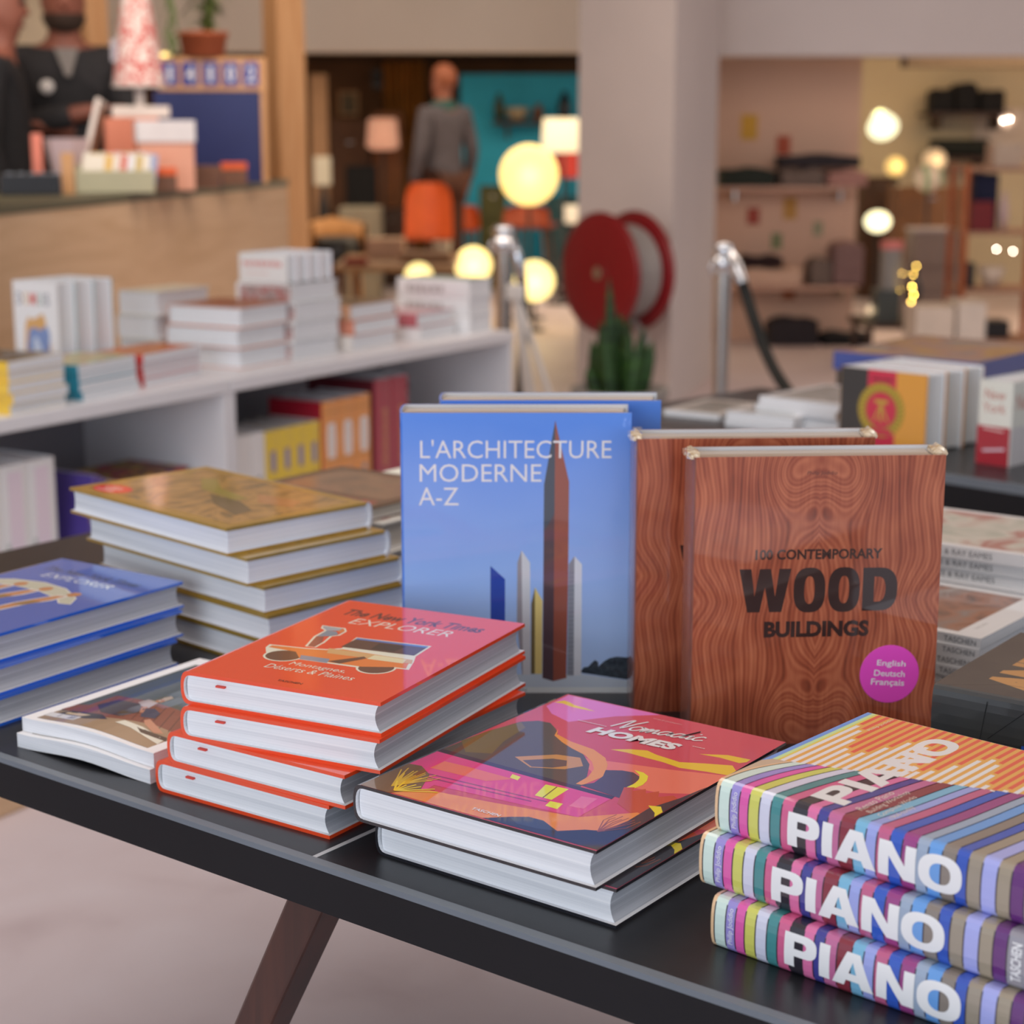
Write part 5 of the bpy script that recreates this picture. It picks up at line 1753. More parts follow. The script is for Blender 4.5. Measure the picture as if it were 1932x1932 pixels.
def person(label, pos, face, H, arms, coat, trousers, hair, beard=None, inner=None, group=None, long_hair=False):
    """pos: ground point; face: yaw of the direction looked at; arms: 'crossed' or 'down'"""
    g = thing('person', label, 'person', pos, face - math.pi / 2, group)
    k = H / 1.8
    P = lambda x, y, z: (x * k, y * k, z * k)       # y: forward
    nodes = [(P(0, 0, .98), (.15 * k, .105 * k)), (P(0, .01, 1.16), (.14 * k, .10 * k)), (P(0, .0, 1.33), (.165 * k, .105 * k)), (P(0, -.01, 1.44), (.11 * k, .075 * k)),
             (P(0, .0, 1.51), .055 * k), (P(0, .02, 1.57), (.062 * k, .075 * k)), (P(0, .02, 1.66), (.078 * k, .098 * k)), (P(0, .015, 1.745), (.066 * k, .085 * k)), (P(0, .01, 1.79), (.03 * k, .04 * k))]
    ed = [(i, i + 1) for i in range(8)]
    torso = list(range(0, 4))
    nn = lambda p, rr: (nodes.append((P(*p), rr * k if not isinstance(rr, tuple) else tuple(q * k for q in rr))), len(nodes) - 1)[1]
    # nose, ears
    a = nn((0, .115, 1.645), .014); b = nn((0, .128, 1.625), .010); ed.extend([(6, a), (a, b)])
    sleeves = []
    for s in (-1, 1):
        e = nn((s * .085, .01, 1.645), (.012, .022)); ed.append((6, e))
        sh_ = nn((s * .175, -.01, 1.43), .062); ed.append((3, sh_))
        if arms == 'crossed':
            el = nn((s * .255, .04, 1.16), .050); wr = nn((-s * .02, .22 + .03 * s, 1.20 + .03 * s), .034); hd = nn((-s * .10, .215 + .03 * s, 1.215 + .03 * s), (.030, .020))
        else:
            el = nn((s * .245, -.03, 1.14), .047); wr = nn((s * .255, .06, .90), .032); hd = nn((s * .25, .085, .83), (.022, .036))
        ed.extend([(sh_, el), (el, wr), (wr, hd)])
        sleeves.append((sh_, el, wr))
        base = Vector(nodes[hd][0]) / k; dirv = (base - Vector(nodes[wr][0]) / k).normalized()
        side = dirv.cross(Vector((0, 1, 0)) if arms != 'crossed' else UP).normalized() if arms == 'crossed' else Vector((0, 1, 0))
        for q, L in enumerate((.062, .074, .070, .055)):
            off = side * (.021 * (q - 1.5))
            f1 = base + off + dirv * .045; f2 = base + off + dirv * (.045 + L * .6) + Vector((0, .006, -.006)); f3 = base + off + dirv * (.04 + L) + Vector((0, .014, -.012))
            i1 = nn(tuple(f1), .0105); i2 = nn(tuple(f2), .0090); i3 = nn(tuple(f3), .0075); ed.extend([(hd, i1), (i1, i2), (i2, i3)])
        t1 = nn(tuple(base + side * .040 + dirv * .012), .011); t2 = nn(tuple(base + side * .055 + dirv * .045), .009); ed.extend([(hd, t1), (t1, t2)])
    legs = []
    for s in (-1, 1):
        h_ = nn((s * .09, 0, .92), .085); kn = nn((s * .10, .015, .50), .058); an = nn((s * .105, -.01, .09), .042); to = nn((s * .115, .14, .035), (.036, .028))
        ed.extend([(0, h_), (h_, kn), (kn, an), (an, to)]); legs.append((h_, kn, an, to))
    skin_mesh('body', nodes, ed, SKIN, g)
    grow = lambda i, d: (nodes[i][0], tuple(q + d * k for q in nodes[i][1]) if isinstance(nodes[i][1], tuple) else nodes[i][1] + d * k)
    # jacket / jumper
    cn = [(P(0, 0, .84), (.19 * k, .145 * k)), grow(0, .032), grow(1, .016), grow(2, .018), grow(3, .012), (P(0, .0, 1.475), .075 * k)]
    ce = [(0, 1), (1, 2), (2, 3), (3, 4), (4, 5)]
    for (a_, b_, c_) in sleeves:
        i0 = len(cn); cn += [grow(a_, .014), grow(b_, .014), grow(c_, .012)]; ce += [(4, i0), (i0, i0 + 1), (i0 + 1, i0 + 2)]
    skin_mesh('jacket', cn, ce, coat, g)
    tn = [(P(0, 0, .97), (.16 * k, .115 * k))]; te = []
    for (a_, b_, c_, d_) in legs:
        i0 = len(tn); tn += [grow(a_, .014), grow(b_, .014), (P(nodes[c_][0][0] / k, nodes[c_][0][1] / k, .10), .056 * k)]; te += [(0, i0), (i0, i0 + 1), (i0 + 1, i0 + 2)]
        mb = MB(); x, y = nodes[c_][0][0], nodes[c_][0][1]
        mb.box((x - .045 * k, y - .06 * k, .002), (x + .045 * k, y + .215 * k, .075 * k), BLK, None, .025 * k); mb.build('shoe', g)
    skin_mesh('trousers', tn, te, trousers, g)
    if inner:
        mb = MB()
        mb.add([P(-.045, .088, 1.475), P(.045, .088, 1.475), P(.010, .142, 1.37), P(-.010, .142, 1.37)], [(0, 1, 2, 3)], inner)
        mb.lathe([(.066 * k, 1.46 * k), (.062 * k, 1.515 * k), (.055 * k, 1.515 * k)], inner, (0, .0, 0), 18)
        mb.build('shirt_collar', g)
    # face
    for s in (-1, 1):
        mb = MB(); mb.lathe([(0, -.012 * k), (.009 * k, -.008 * k), (.012 * k, 0), (.009 * k, .008 * k), (0, .012 * k)], paint('eye_dark', '1c1512', rough=.2), P(s * .032, .106, 1.672), 10); mb.build('eye', g)
        mb = MB(); mb.box(P(s * .032 - .016, .100, 1.694), P(s * .032 + .016, .114, 1.699), hair, None, .002); mb.build('eyebrow', g)
    mb = MB(); mb.box(P(-.025, .098, 1.586), P(.025, .108, 1.597), paint('lip', '7a3c34', rough=.5), None, .004); mb.build('mouth', g)
    mb = MB(); bm = bmesh.new(); bmesh.ops.create_uvsphere(bm, u_segments=24, v_segments=16, radius=1)
    for v in list(bm.verts):
        if v.co.z < (-.62 if v.co.y < -.25 else (.05 if v.co.y < .3 else .40)): bm.verts.remove(v)
    rr = random.Random(len(label))
    for v in bm.verts:
        q = 1 + .04 * rr.random()
        v.co = Vector((v.co.x * .094 * k * q, (.0 + v.co.y * .112 * q) * k, (1.70 + v.co.z * .108 * q) * k))
    mb.bm(bm, hair, smooth=True); mb.build('hair', g)
    if beard:
        mb = MB(); bm = bmesh.new(); bmesh.ops.create_uvsphere(bm, u_segments=20, v_segments=12, radius=1)
        for v in list(bm.verts):
            if v.co.z > .1 or v.co.y < -.1: bm.verts.remove(v)
        for v in bm.verts: v.co = Vector((v.co.x * .083 * k, (.032 + v.co.y * .098) * k, (1.60 + v.co.z * .078) * k))
        mb.bm(bm, beard, smooth=True); mb.build('beard', g)
    return g


BLACKC = paint('black_cloth', '17171a', vary=.2, scale=20, rough=.9)
DARKGREY = paint('dark_grey_wool', '2b2a2c', vary=.2, scale=20, rough=.9)
HAIR_D = paint('dark_hair', '2a1d16', vary=.2, scale=40, rough=.6)
HAIR_R = paint('auburn_hair', '7c4228', vary=.2, scale=40, rough=.6)
mb = MB(); mb.box((-.1, .56, 0), (2.9, 1.7, .10), PLY, KM)
tag(mb.build('platform', bevel=.004), 'raised plywood floor behind the sales counter', 'platform')
m_ = at(128, 200, 7.45)
g = person('bearded person in a black vest standing with arms crossed behind the counter', (m_.x, m_.y, .101), -1.28, 1.90, 'crossed', DARKGREY, BLACKC, HAIR_D, paint('dark_beard', '3a2a20', vary=.2, rough=.8), paint('pale_shirt', '7d7874', rough=.7))
VEST = paint('black_vest', '121216', vary=.2, rough=.8)
k = 1.90 / 1.8
o = skin_mesh('vest', [((0, .005, .96 * k), (.178 * k, .135 * k)), ((0, .015, 1.16 * k), (.168 * k, .128 * k)), ((0, .005, 1.33 * k), (.192 * k, .132 * k)), ((0, -.01, 1.42 * k), (.13 * k, .10 * k))], [(0, 1), (1, 2), (2, 3)], VEST, g)
mb = MB(); mb.lathe([(0, .0), (.028, .0), (.028, .006), (0, .006)], paint('badge_white', 'd8d4d0', rough=.4), (0, 0, 0), 16, Matrix.Translation((.085, .145, 1.33 * k)) @ Matrix.Rotation(-math.pi / 2, 4, 'X'))
mb.build('badge', g)
m_ = at(-2, 200, 6.9)
person('auburn-haired person in a black jacket at the left edge, facing the bearded one', (m_.x, m_.y, .101), .15, 1.83, 'down', BLACKC, BLACKC, HAIR_R, long_hair=False)

# ================================================================== HOSE REEL, PLANT, ROPE STANDS
n_ = Vector(((cL - c0).y, -(cL - c0).x, 0)).normalized()
if n_.y > 0: n_ = -n_
REDP = paint('hose_reel_red', '7a0b15', vary=.04, rough=.4)
hc = at(1132, 515, 8.42)
ax = Vector((.785, .62, 0)).normalized()
RR = .286
M = frame_matrix(hc, ax.cross(UP), UP)      # local z = toward the viewer side
if (M.to_3x3() @ Vector((0, 0, 1))).y > 0: M = frame_matrix(hc, UP.cross(ax), UP)
g = thing('fire_hose_reel', 'red fire hose reel with a grey wound hose on the grey pier', 'hose reel')
for z in (0, -.215):
    mb = MB(); mb.lathe([(0, z + .006), (RR * .3, z + .012), (RR * .9, z + .010), (RR, z), (RR * .9, z - .010), (0, z - .008)], REDP, (0, 0, 0), 40, M); mb.build('disc', g)
mb = MB()
HOSE = paint('grey_hose', '8f8a88', vary=.05, rough=.5)
for q in range(6):
    for rr_ in (.17, .205):
        path = [M @ Vector((rr_ * math.cos(2 * math.pi * k / 40), rr_ * math.sin(2 * math.pi * k / 40), -.03 - q * .031)) for k in range(41)]
        mb.tube(path, .0165, HOSE, 8)
mb.build('hose', g)
mb = MB(); mb.tube([M @ Vector((0, 0, .02)), M @ Vector((0, 0, -.24))], .03, STEEL, 14); mb.build('axle', g)
# bracket reaching the pier
hit = ((c0 - hc).dot(n_)) / ax.dot(n_)
mb = MB(); mb.box((-.06, -.10, -hit + .004), (.06, .10, -.235), STEEL, M, .004); mb.build('bracket', g)
mb = MB(); pth = [M @ Vector(p) for p in ((-.10, -.20, -.17), (-.22, -.27, -.17), (-.27, -.42, -.16), (-.25, -.62, -.15))]
mb.tube([M @ Vector((.19 * math.sin(.4 * k), -.20 - .05 * k, -.17)) for k in range(9)], .0165, HOSE, 8); mb.build('hose_end', g)

g = thing('potted_plant', 'tall snake plant in a grey pot in front of the fire hose reel', 'plant')
sp_ = at(1170, 640, 6.6)
mb = MB(); mb.lathe([(0, .002), (.14, .002), (.175, .36), (.185, .36), (.185, .39), (.165, .39), (.16, .35), (0, .35)], paint('grey_pot', '8a8784', rough=.6), (sp_.x, sp_.y, 0), 24); mb.build('pot', g)
mb = MB()
SNAKE = ramp_mat('snake_leaf', [(.3, '122912'), (.5, '1f4019'), (.7, '2f5522')], scale=(3, 3, 26), noise=2, detail=2, rough=.45)
for (dx, top, wd) in ((-.045, 520, .035), (-.105, 640, .04), (.03, 600, .042), (.085, 612, .038), (.12, 640, .034), (-.01, 650, .05), (-.075, 600, .036), (.06, 660, .05), (-.12, 690, .04), (.0, 590, .04)):
    tz = at(1160, top, 6.6).z
    bx = dx * .55
    h = tz - .35
    yo = rr.uniform(-.06, .06)
    tw = rr.uniform(-.8, .8)
    L = []
    for q in range(9):
        f = q / 8
        wv = wd * (math.sin(math.pi * min(1, .28 + f * .72)) ** .8) if f < 1 else .001
        cx = sp_.x + bx + (dx - bx) * f; cy = sp_.y + yo; zz = .35 + h * f
        u_ = Vector((math.cos(tw), math.sin(tw), 0)); v_ = Vector((-u_.y, u_.x, 0))
        L += [Vector((cx, cy, zz)) - u_ * wv, Vector((cx, cy, zz)) - v_ * .012 * (1 - f), Vector((cx, cy, zz)) + u_ * wv, Vector((cx, cy, zz)) + v_ * .012 * (1 - f)]
    mb.add(L, [(4 * q + a, 4 * q + (a + 1) % 4, 4 * q + 4 + (a + 1) % 4, 4 * q + 4 + a) for q in range(8) for a in range(4)], SNAKE, True)
mb.build('leaves', g)


def stanchion(px, ytop, dist, label, r_=.024, hook=None):
    p = at(px, ytop, dist)
    g = thing('rope_stand', label, 'rope stand', group='steel rope stands')
    c = (p.x, p.y, 0)
    mb = MB(); mb.lathe([(0, .002), (.16, .002), (.16, .018), (.05, .04), (r_, .06)], STEEL, c, 28); mb.build('base', g)
    mb = MB(); mb.lathe([(r_, .05), (r_, p.z - .03)], STEEL, c, 24); mb.build('post', g)
    mb = MB(); mb.lathe([(r_, p.z - .09), (r_ * 1.5, p.z - .085), (r_ * 1.5, p.z - .045), (r_, p.z - .04), (r_ * 1.25, p.z - .03), (r_ * 1.3, p.z - .01), (r_, p.z), (0, p.z + .004)], CHROME, c, 24); mb.build('cap', g)
    for k in range(4):
        a = .5 + k * math.pi / 2
        e = Vector((math.cos(a), math.sin(a), 0)); s_ = Vector((p.x, p.y, p.z - .055)) + e * r_ * 1.2
        mb = MB(); mb.tube([s_, s_ + e * .018 - UP * .008, s_ + e * .022 - UP * .030, s_ + e * .012 - UP * .044, s_ - UP * .036 + e * .004], .0038, CHROME, 8); mb.build('ring', g)
    return p


st = stanchion(1366, 458, 5.6, 'steel rope stand holding the black rope before the grey pier')
s2 = stanchion(950, 425, 6.4, 'steel rope stand behind the right end of the white shelf', .030)


def rope(label, pts, fit):
    g = thing('barrier_rope', label, 'rope')
    f0 = [Vector(p) for p in fit]
    mb = MB(); mb.tube(f0, [.010, .018, .021, .019], CHROME, 12); mb.build('end_fitting', g)
    mb = MB(); P_ = [f0[-1]] + [Vector(p) for p in pts]
    fine = []
    for i in range(len(P_) - 1):
        p0 = P_[max(i - 1, 0)]; p1 = P_[i]; p2 = P_[i + 1]; p3 = P_[min(i + 2, len(P_) - 1)]
        for k in range(6):
            t = k / 6
            fine.append(.5 * (2 * p1 + (p2 - p0) * t + (2 * p0 - 5 * p1 + 4 * p2 - p3) * t * t + (3 * p1 - p0 - 3 * p2 + p3) * t ** 3))
    fine.append(P_[-1])
    mb.tube(fine, .0185, paint('black_rope', '141612', vary=.2, scale=60, rough=.7), 12); mb.build('rope', g)


rope('black barrier rope hanging from the steel stand before the grey pier', [at(1409, 560, 5.5), at(1425, 610, 5.45), at(1445, 665, 5.4), at(1474, 720, 5.3), at(1520, 780, 5.15), at(1580, 830, 4.95), at(1660, 868, 4.7)],
     [at(1380, 474, 5.56), at(1386, 490, 5.54), at(1394, 515, 5.52), at(1401, 534, 5.51)])
q = s2
rope('grey barrier rope end hanging from the steel stand behind the white shelf', [(q.x + .065, q.y - .03, q.z - .22), (q.x + .07, q.y - .03, q.z - .40), (q.x + .06, q.y - .02, q.z - .62), (q.x + .05, q.y - .02, q.z - .86)],
     [(q.x + .045, q.y - .04, q.z - .075), (q.x + .050, q.y - .04, q.z - .10), (q.x + .058, q.y - .035, q.z - .15), (q.x + .062, q.y - .03, q.z - .19)])
g = thing('easel', 'white folding easel legs at the right end of the white shelf', 'easel')
WH = paint('white_pole', 'd9d4ce', rough=.5)
tp = at(972, 548, 5.9)
for (px, py) in ((1036, 742), (1004, 742), (990, 720)):
    e = at(px, py, 5.9)
    dr = (e - tp) * (1 / (tp.z - e.z) * tp.z)
    mb = MB(); mb.tube([tp, tp + dr * .995 + Vector((0, .12 if px == 965 else 0, 0))], .011, WH, 10); mb.build('leg', g)
mb = MB(); mb.box((tp.x - .03, tp.y - .02, tp.z - .03), (tp.x + .03, tp.y + .02, tp.z + .02), WH, None, .005); mb.build('hinge_block', g)



# ================================================================== MIDDLE REAR ROOM
def soft(mb, lo, hi, mat, seed=0, wave=.012, M=None):
    """a folded textile: rounded, slightly uneven"""
    bm = bmesh.new(); bmesh.ops.create_grid(bm, x_segments=8, y_segments=5, size=.5)
    bm.free()
    bm = bmesh.new(); bmesh.ops.create_cube(bm, size=1)
    bmesh.ops.subdivide_edges(bm, edges=bm.edges[:], cuts=6, use_grid_fill=True)
    rr = random.Random(seed)
    ph = rr.uniform(0, 6)
    for v in bm.verts:
        x, y, z = v.co
        x2 = x * (1 - .10 * (abs(2 * y) ** 4)); r = 1 - .25 * max(0, abs(2 * x) - .8) * 5 * max(0, 2 * z)
        zz = z * r
        nx = lo[0] + (x2 + .5) * (hi[0] - lo[0]); ny = lo[1] + (y + .5) * (hi[1] - lo[1])
        nz = lo[2] + (zz + .5) * (hi[2] - lo[2]) + (wave * math.sin(x * 9 + ph) * (z + .5) if z > -.49 else 0)
        v.co = Vector((nx, ny, nz))
    mb.bm(bm, mat, M, True)


def lamp_globe(name, label, px, py, rpx, dist, mat, stand_z=0.0, squash=1.0, stand=True, group=None):
    c = at(px, py, dist); r = wpx(rpx, dist)
    g = thing(name, label, 'lamp', (0, 0, 0), 0, group)
    mb = MB(); mb.lathe([(r * math.sin(math.pi * k / 16) + .0001, -r * squash * math.cos(math.pi * k / 16)) for k in range(17)], mat, c, 28); mb.build('globe', g)
    mb = MB()
    zb = stand_z
    mb.lathe([(0, zb + .001), (r * .55, zb + .001), (r * .55, zb + .015), (.012, zb + .03), (.012, max(zb + .04, c.z - r * squash * .98)), (.03, c.z - r * squash * .96)], BLK, (c.x, c.y, 0), 16)
    mb.build('stand', g)
    l = bpy.data.lights.new('bulb', 'POINT'); l.energy = 5 * (r / .2) ** 2; l.color = (1, .78, .45); l.shadow_soft_size = r * 1.05
    lo_ = bpy.data.objects.new('bulb', l); COL.objects.link(lo_); lo_.location = (c.x, c.y - r * 1.3, c.z); lo_.parent = g
    return c, r


GLOBE = glow('globe_glow', 'ffe08a', 1.25)
GLOBE2 = glow('globe_glow_low', 'ffe89a', 1.5)
lamp_globe('floor_lamp', 'large glowing yellow globe lamp on a stand behind the red hose reel', 998, 330, 54, 13.0, GLOBE, squash=1.02)
lamp_globe('table_lamp', 'glowing globe lamp low down, just left of the red hose reel', 1008, 530, 38, 12.2, GLOBE2, .001, group='low globe lamps')
lamp_globe('table_lamp', 'glowing globe lamp low down, left of the steel rope stand', 893, 500, 34, 12.9, GLOBE2, .001, group='low globe lamps')
lamp_globe('table_lamp', 'glowing globe lamp low down, mostly hidden behind the white book pile at the shelf end', 790, 522, 26, 11.1, GLOBE2, .001, group='low globe lamps')

p_ = at(838, 200, 14.7)
COATG = paint('grey_coat', '4c4850', vary=.15, scale=12, rough=.9)
g = person('person in a grey coat and dark teal scarf in the rear room', (p_.x, p_.y, 0), 2.2, 1.87, 'down', COATG, paint('brown_trousers', '4a2c20', rough=.9), HAIR_R)
o = skin_mesh('scarf', [((0, .0, 1.47), (.15, .13)), ((0, .01, 1.54), (.125, .115)), ((0, .012, 1.61), (.095, .095))], [(0, 1), (1, 2)], paint('teal_scarf', '1f4a48', vary=.2, rough=.9), g)


def shell_chair(label, x0, y0, x1, y1, dist, mat, yaw=0.0, group=None, seat_z=None):
    a = at((x0 + x1) / 2, y0, dist); w = wpx(x1 - x0, dist); zt = a.z; zb = at(0, y1, dist).z
    sz = zb
    g = thing('shell_chair', label, 'chair', (a.x, a.y, 0), yaw, group)
    mb = MB(); n = 10; vs = []; m = 9
    for j in range(m):
        f = j / (m - 1)
        for i in range(n):
            u = i / (n - 1) * 2 - 1
            rw = w / 2 * (1 - .12 * f ** 3) * (1 if f < .85 else 1 - .3 * (f - .85) / .15 * abs(u))
            vs.append((u * rw, -.07 * u * u + .05 * f, sz + (zt - sz) * f))
    fs = [(j * n + i, j * n + i + 1, (j + 1) * n + i + 1, (j + 1) * n + i) for j in range(m - 1) for i in range(n - 1)]
    k = len(vs)
    vs += [(x, y + .012, z) for x, y, z in vs]
    fs += [tuple(k + q for q in reversed(f)) for f in fs]
    mb.add(vs, fs, mat, True); mb.build('backrest', g)
    mb = MB(); mb.box((-w / 2 * .98, .0, sz - .03), (w / 2 * .98, .40, sz + .012), mat, None, .02); mb.build('seat', g)
    for sx in (-1, 1):
        for yy in (.05, .36):
            mb = MB(); mb.tube([(sx * w * .32, yy, sz - .028), (sx * w * .46, yy + (.06 if yy > .2 else -.05), .002)], .012, BROWNW, 8); mb.build('leg', g)
    return g


ORA = paint('orange_shell', 'c9541f', vary=.12, scale=5, rough=.45)
shell_chair('orange shell chair seen from behind in the middle of the rear room', 764, 345, 852, 446, 13.9, ORA, .1)
shell_chair('smaller orange chair deeper in the rear room, right of the bigger orange shell chair', 868, 388, 903, 430, 15.0, ORA, .2)
g = shell_chair('orange-brown armchair with a dark seat under the large globe lamp', 952, 388, 1038, 425, 14.6, paint('rust_leather', '9a3f1c', vary=.15, rough=.5), -.2)
# tan plywood lounge chair with a dark opening
a = at(635, 410, 13.2); b = at(635, 506, 13.2)
g = thing('armchair', 'curved tan plywood armchair with a dark seat behind the pine post', 'chair', (a.x, a.y, 0), .3)
mb = MB(); R = wpx(56, 13.2); TAN = paint('tan_ply', 'c98f52', vary=.08, rough=.5)
vs = []; n = 22
for i in range(n):
    t = math.pi * (-.12 + 1.24 * i / (n - 1))
    for rr_, z in ((R, b.z), (R, a.z - .05 * abs(math.cos(t))), (R - .03, a.z - .05 * abs(math.cos(t))), (R - .03, b.z)):
        vs.append((rr_ * math.cos(t), rr_ * math.sin(t) * .8, z))
mb.add(vs, [(4 * i + q, 4 * i + (q + 1) % 4, 4 * i + 4 + (q + 1) % 4, 4 * i + 4 + q) for i in range(n - 1) for q in range(4)], TAN, True); mb.build('curved_back', g)
mb = MB(); mb.lathe([(0, a.z - .14), (R - .06, a.z - .14), (R - .04, a.z - .2), (R - .04, b.z + .05), (R - .05, b.z), (0, b.z)], BLK, (0, .02, 0), 24); mb.build('seat', g)
for sx in (-1, 1):
    for sy in (-.02, .22):
        mb = MB(); mb.tube([(sx * R * .7, sy, b.z), (sx * R * .8, sy, .002)], .014, TAN, 8); mb.build('leg', g)
# curtain, cabinets, panels
mb = MB(); c0_ = at(722, 118, 17.2); c1_ = at(802, 330, 17.2)
vs = []
for i in range(41):
    f = i / 40; x = c0_.x + (c1_.x - c0_.x) * f; y = 17.2 + .05 * math.sin(f * 44)
    vs += [(x, y, .01), (x, y, 2.0)]
mb.add(vs, [(2 * i, 2 * i + 2, 2 * i + 3, 2 * i + 1) for i in range(40)], paint('ochre_curtain', 'a8702c', vary=.2, rough=.9), True)
tag(mb.build('curtain'), 'ochre curtain hanging behind the person in the grey coat', 'curtain')


def cabinet(label, x0, y0, x1, y1, dist, depth, mat, front=None, rot=0.0, base=0.0, name='cabinet', cat='cabinet', nd=2):
    g = thing(name, label, cat)
    mb, M, w, zb, zt = gbox('', '', '', x0, y0, x1, y1, dist, depth, mat, rot, base=base + .001); mb.build('body', g)
    for k in range(nd):
        mb = MB(); q = (zt - zb) / nd
        mb.box((.01, -.012, zb + q * k + .012), (w - .01, 0, zb + q * (k + 1) - .008), front or mat, M, .003); d = mb.build('drawer', g)
        mb = MB(); mb.box((w * .42, -.022, zb + q * (k + .7)), (w * .58, -.012, zb + q * (k + .7) + .012), STEEL, M); mb.build('handle', d)
    return zt, M, w


DKW = paint('dark_wood', '3c2316', vary=.2, rough=.5)
GREYB = paint('grey_beige', '8c8574', vary=.06, rough=.6)
zt, M, w = cabinet('grey beige drawer cabinet left of the orange shell chair', 640, 392, 716, 470, 14.2, .4, GREYB, nd=3)
cabinet('dark wooden sideboard behind the grey beige drawer cabinet', 712, 395, 768, 470, 15.9, .4, DKW, nd=2)
cabinet('olive cabinet below the large globe lamp', 905, 352, 955, 470, 15.6, .4, paint('olive_paint', '4a4a1e', vary=.15, rough=.6), nd=3)
cabinet('tall brown panelled cupboard at the rear left of the room', 622, 225, 700, 320, 17.0, .35, paint('brown_panel', '6a4428', vary=.15, rough=.6), nd=2)
cabinet('dark brown display cupboard next to the ochre curtain', 704, 210, 760, 320, 16.8, .25, paint('rust_panel', '7a4a24', vary=.2, rough=.6), nd=2)
g = thing('table_lamp', 'pinkish lit lampshade on the dark brown display cupboard', 'lamp')
q = at(722, 255, 16.5)
mb = MB(); mb.lathe([(.10, q.z - .13), (.15, q.z - .1), (.13, q.z + .13), (.11, q.z + .15)], glow('pink_shade', 'f2b090', .45), (q.x, q.y, 0), 24); mb.build('lamp_shade', g)
mb = MB(); mb.lathe([(0, .001), (.12, .001), (.12, .02), (.015, .04), (.015, q.z - .1)], BLK, (q.x, q.y, 0), 16); mb.build('stand', g)
mb, M, w, zb, zt = gbox('', '', '', 586, 140, 618, 300, 15.4, .05, paint('beige_panel', 'a07a5a', vary=.05, rough=.7), base=.001)
tag(mb.build('panel'), 'narrow beige display panel right of the pine post', 'panel')
q = at(609, 325, 14.3)
g = thing('table_lamp', 'small lamp with a white square shade beside the pine post', 'lamp')
mb = MB(); M = Matrix.Translation((q.x, q.y, 0)); s_ = wpx(15, 13.4)
mb.box((-s_, -s_, q.z - .10), (s_, s_, q.z + .12), paint('white_shade', 'c9c4b4', rough=.7), M, .006); mb.build('lamp_shade', g)
mb = MB(); mb.lathe([(0, .001), (.09, .001), (.09, .02), (.03, .05), (.045, q.z - .30), (.02, q.z - .1)], BLK, (q.x, q.y, 0), 16); mb.build('stand', g)
g = thing('armchair', 'black upholstered armchair behind the grey beige drawer cabinet', 'chair')
mb, M, w, zb, zt = gbox('', '', '', 652, 312, 712, 372, 15.6, .12, BLACKC, .1, bev=.04, base=.40); mb.build('backrest', g)
mb = MB(); mb.box((0, -.42, .36), (w, .02, .46), BLACKC, M, .04); mb.build('seat', g)
for sx in (.04, w - .04):
    for sy in (-.38, .08):
        mb = MB(); mb.tube([M @ Vector((sx, sy, .38)), M @ Vector((sx, sy, .002))], .015, DKW, 8); mb.build('leg', g)
# low wooden table with things
g = thing('coffee_table', 'low tan wooden table behind the white shelf', 'table')
a = at(640, 470, 12.0); b = at(862, 470, 12.0); TZ2 = at(800, 500, 11.6).z
mb = MB(); mb.box((a.x, 11.5, TZ2 - .035), (b.x, 12.7, TZ2), paint('tan_top', 'a87c52', vary=.12, rough=.45), None, .004); mb.build('table_top', g)
for x in (a.x + .06, b.x - .06):
    for y in (11.56, 12.64):
        mb = MB(); mb.tube([(x, y, TZ2 - .035), (x, y, .002)], .025, BROWNW, 8); mb.build('leg', g)


def on_table(name, label, cat, x0, x1, ytop, dist, depth, mat, zbase, shape='box', group=None):
    a = at(x0, 400, dist); b = at(x1, 400, dist); zt = max(at(x0, ytop, dist).z, zbase + .02)
    mb = MB()
    if shape == 'box': mb.box((a.x, dist, zbase + .001), (b.x, dist + depth, zt), mat, None, .006)
    else:
        r = (b.x - a.x) / 2; h = zt - zbase
        pf = {'bowl': [(0, .001), (r * .4, .001), (r * .75, h * .4), (r, h), (r * .94, h), (r * .6, h * .35), (0, h * .12)],
              'vase': [(0, .001), (r * .6, .001), (r, h * .35), (r * .8, h * .7), (r * .4, h * .88), (r * .5, h), (r * .4, h), (0, h * .9)]}[shape]
        mb.lathe([(p, zbase + q) for p, q in pf], mat, ((a.x + b.x) / 2, dist + r, 0), 20)
    return tag(mb.build(name), label, cat, group)


on_table('folded_blanket', 'pale pink folded blanket on the low tan table', 'blanket', 690, 760, 452, 12.2, .3, paint('pale_pink_cloth', 'c9a58c', vary=.1, rough=.9), TZ2)
on_table('wooden_tray', 'flat brown tray on the low tan table', 'tray', 755, 850, 478, 11.8, .3, paint('tray_brown', '8a6444', vary=.15, rough=.6), TZ2)
on_table('bowl', 'pale bowl on the low tan table below the orange shell chair', 'bowl', 815, 852, 456, 12.2, .2, paint('pale_ceramic', 'cdbfa8', rough=.4), TZ2, 'bowl')
on_table('cushion', 'dark red cushion standing left on the low tan table', 'cushion', 648, 690, 488, 11.6, .12, paint('dark_red_cloth', '8a1f22', vary=.1, rough=.9), TZ2)
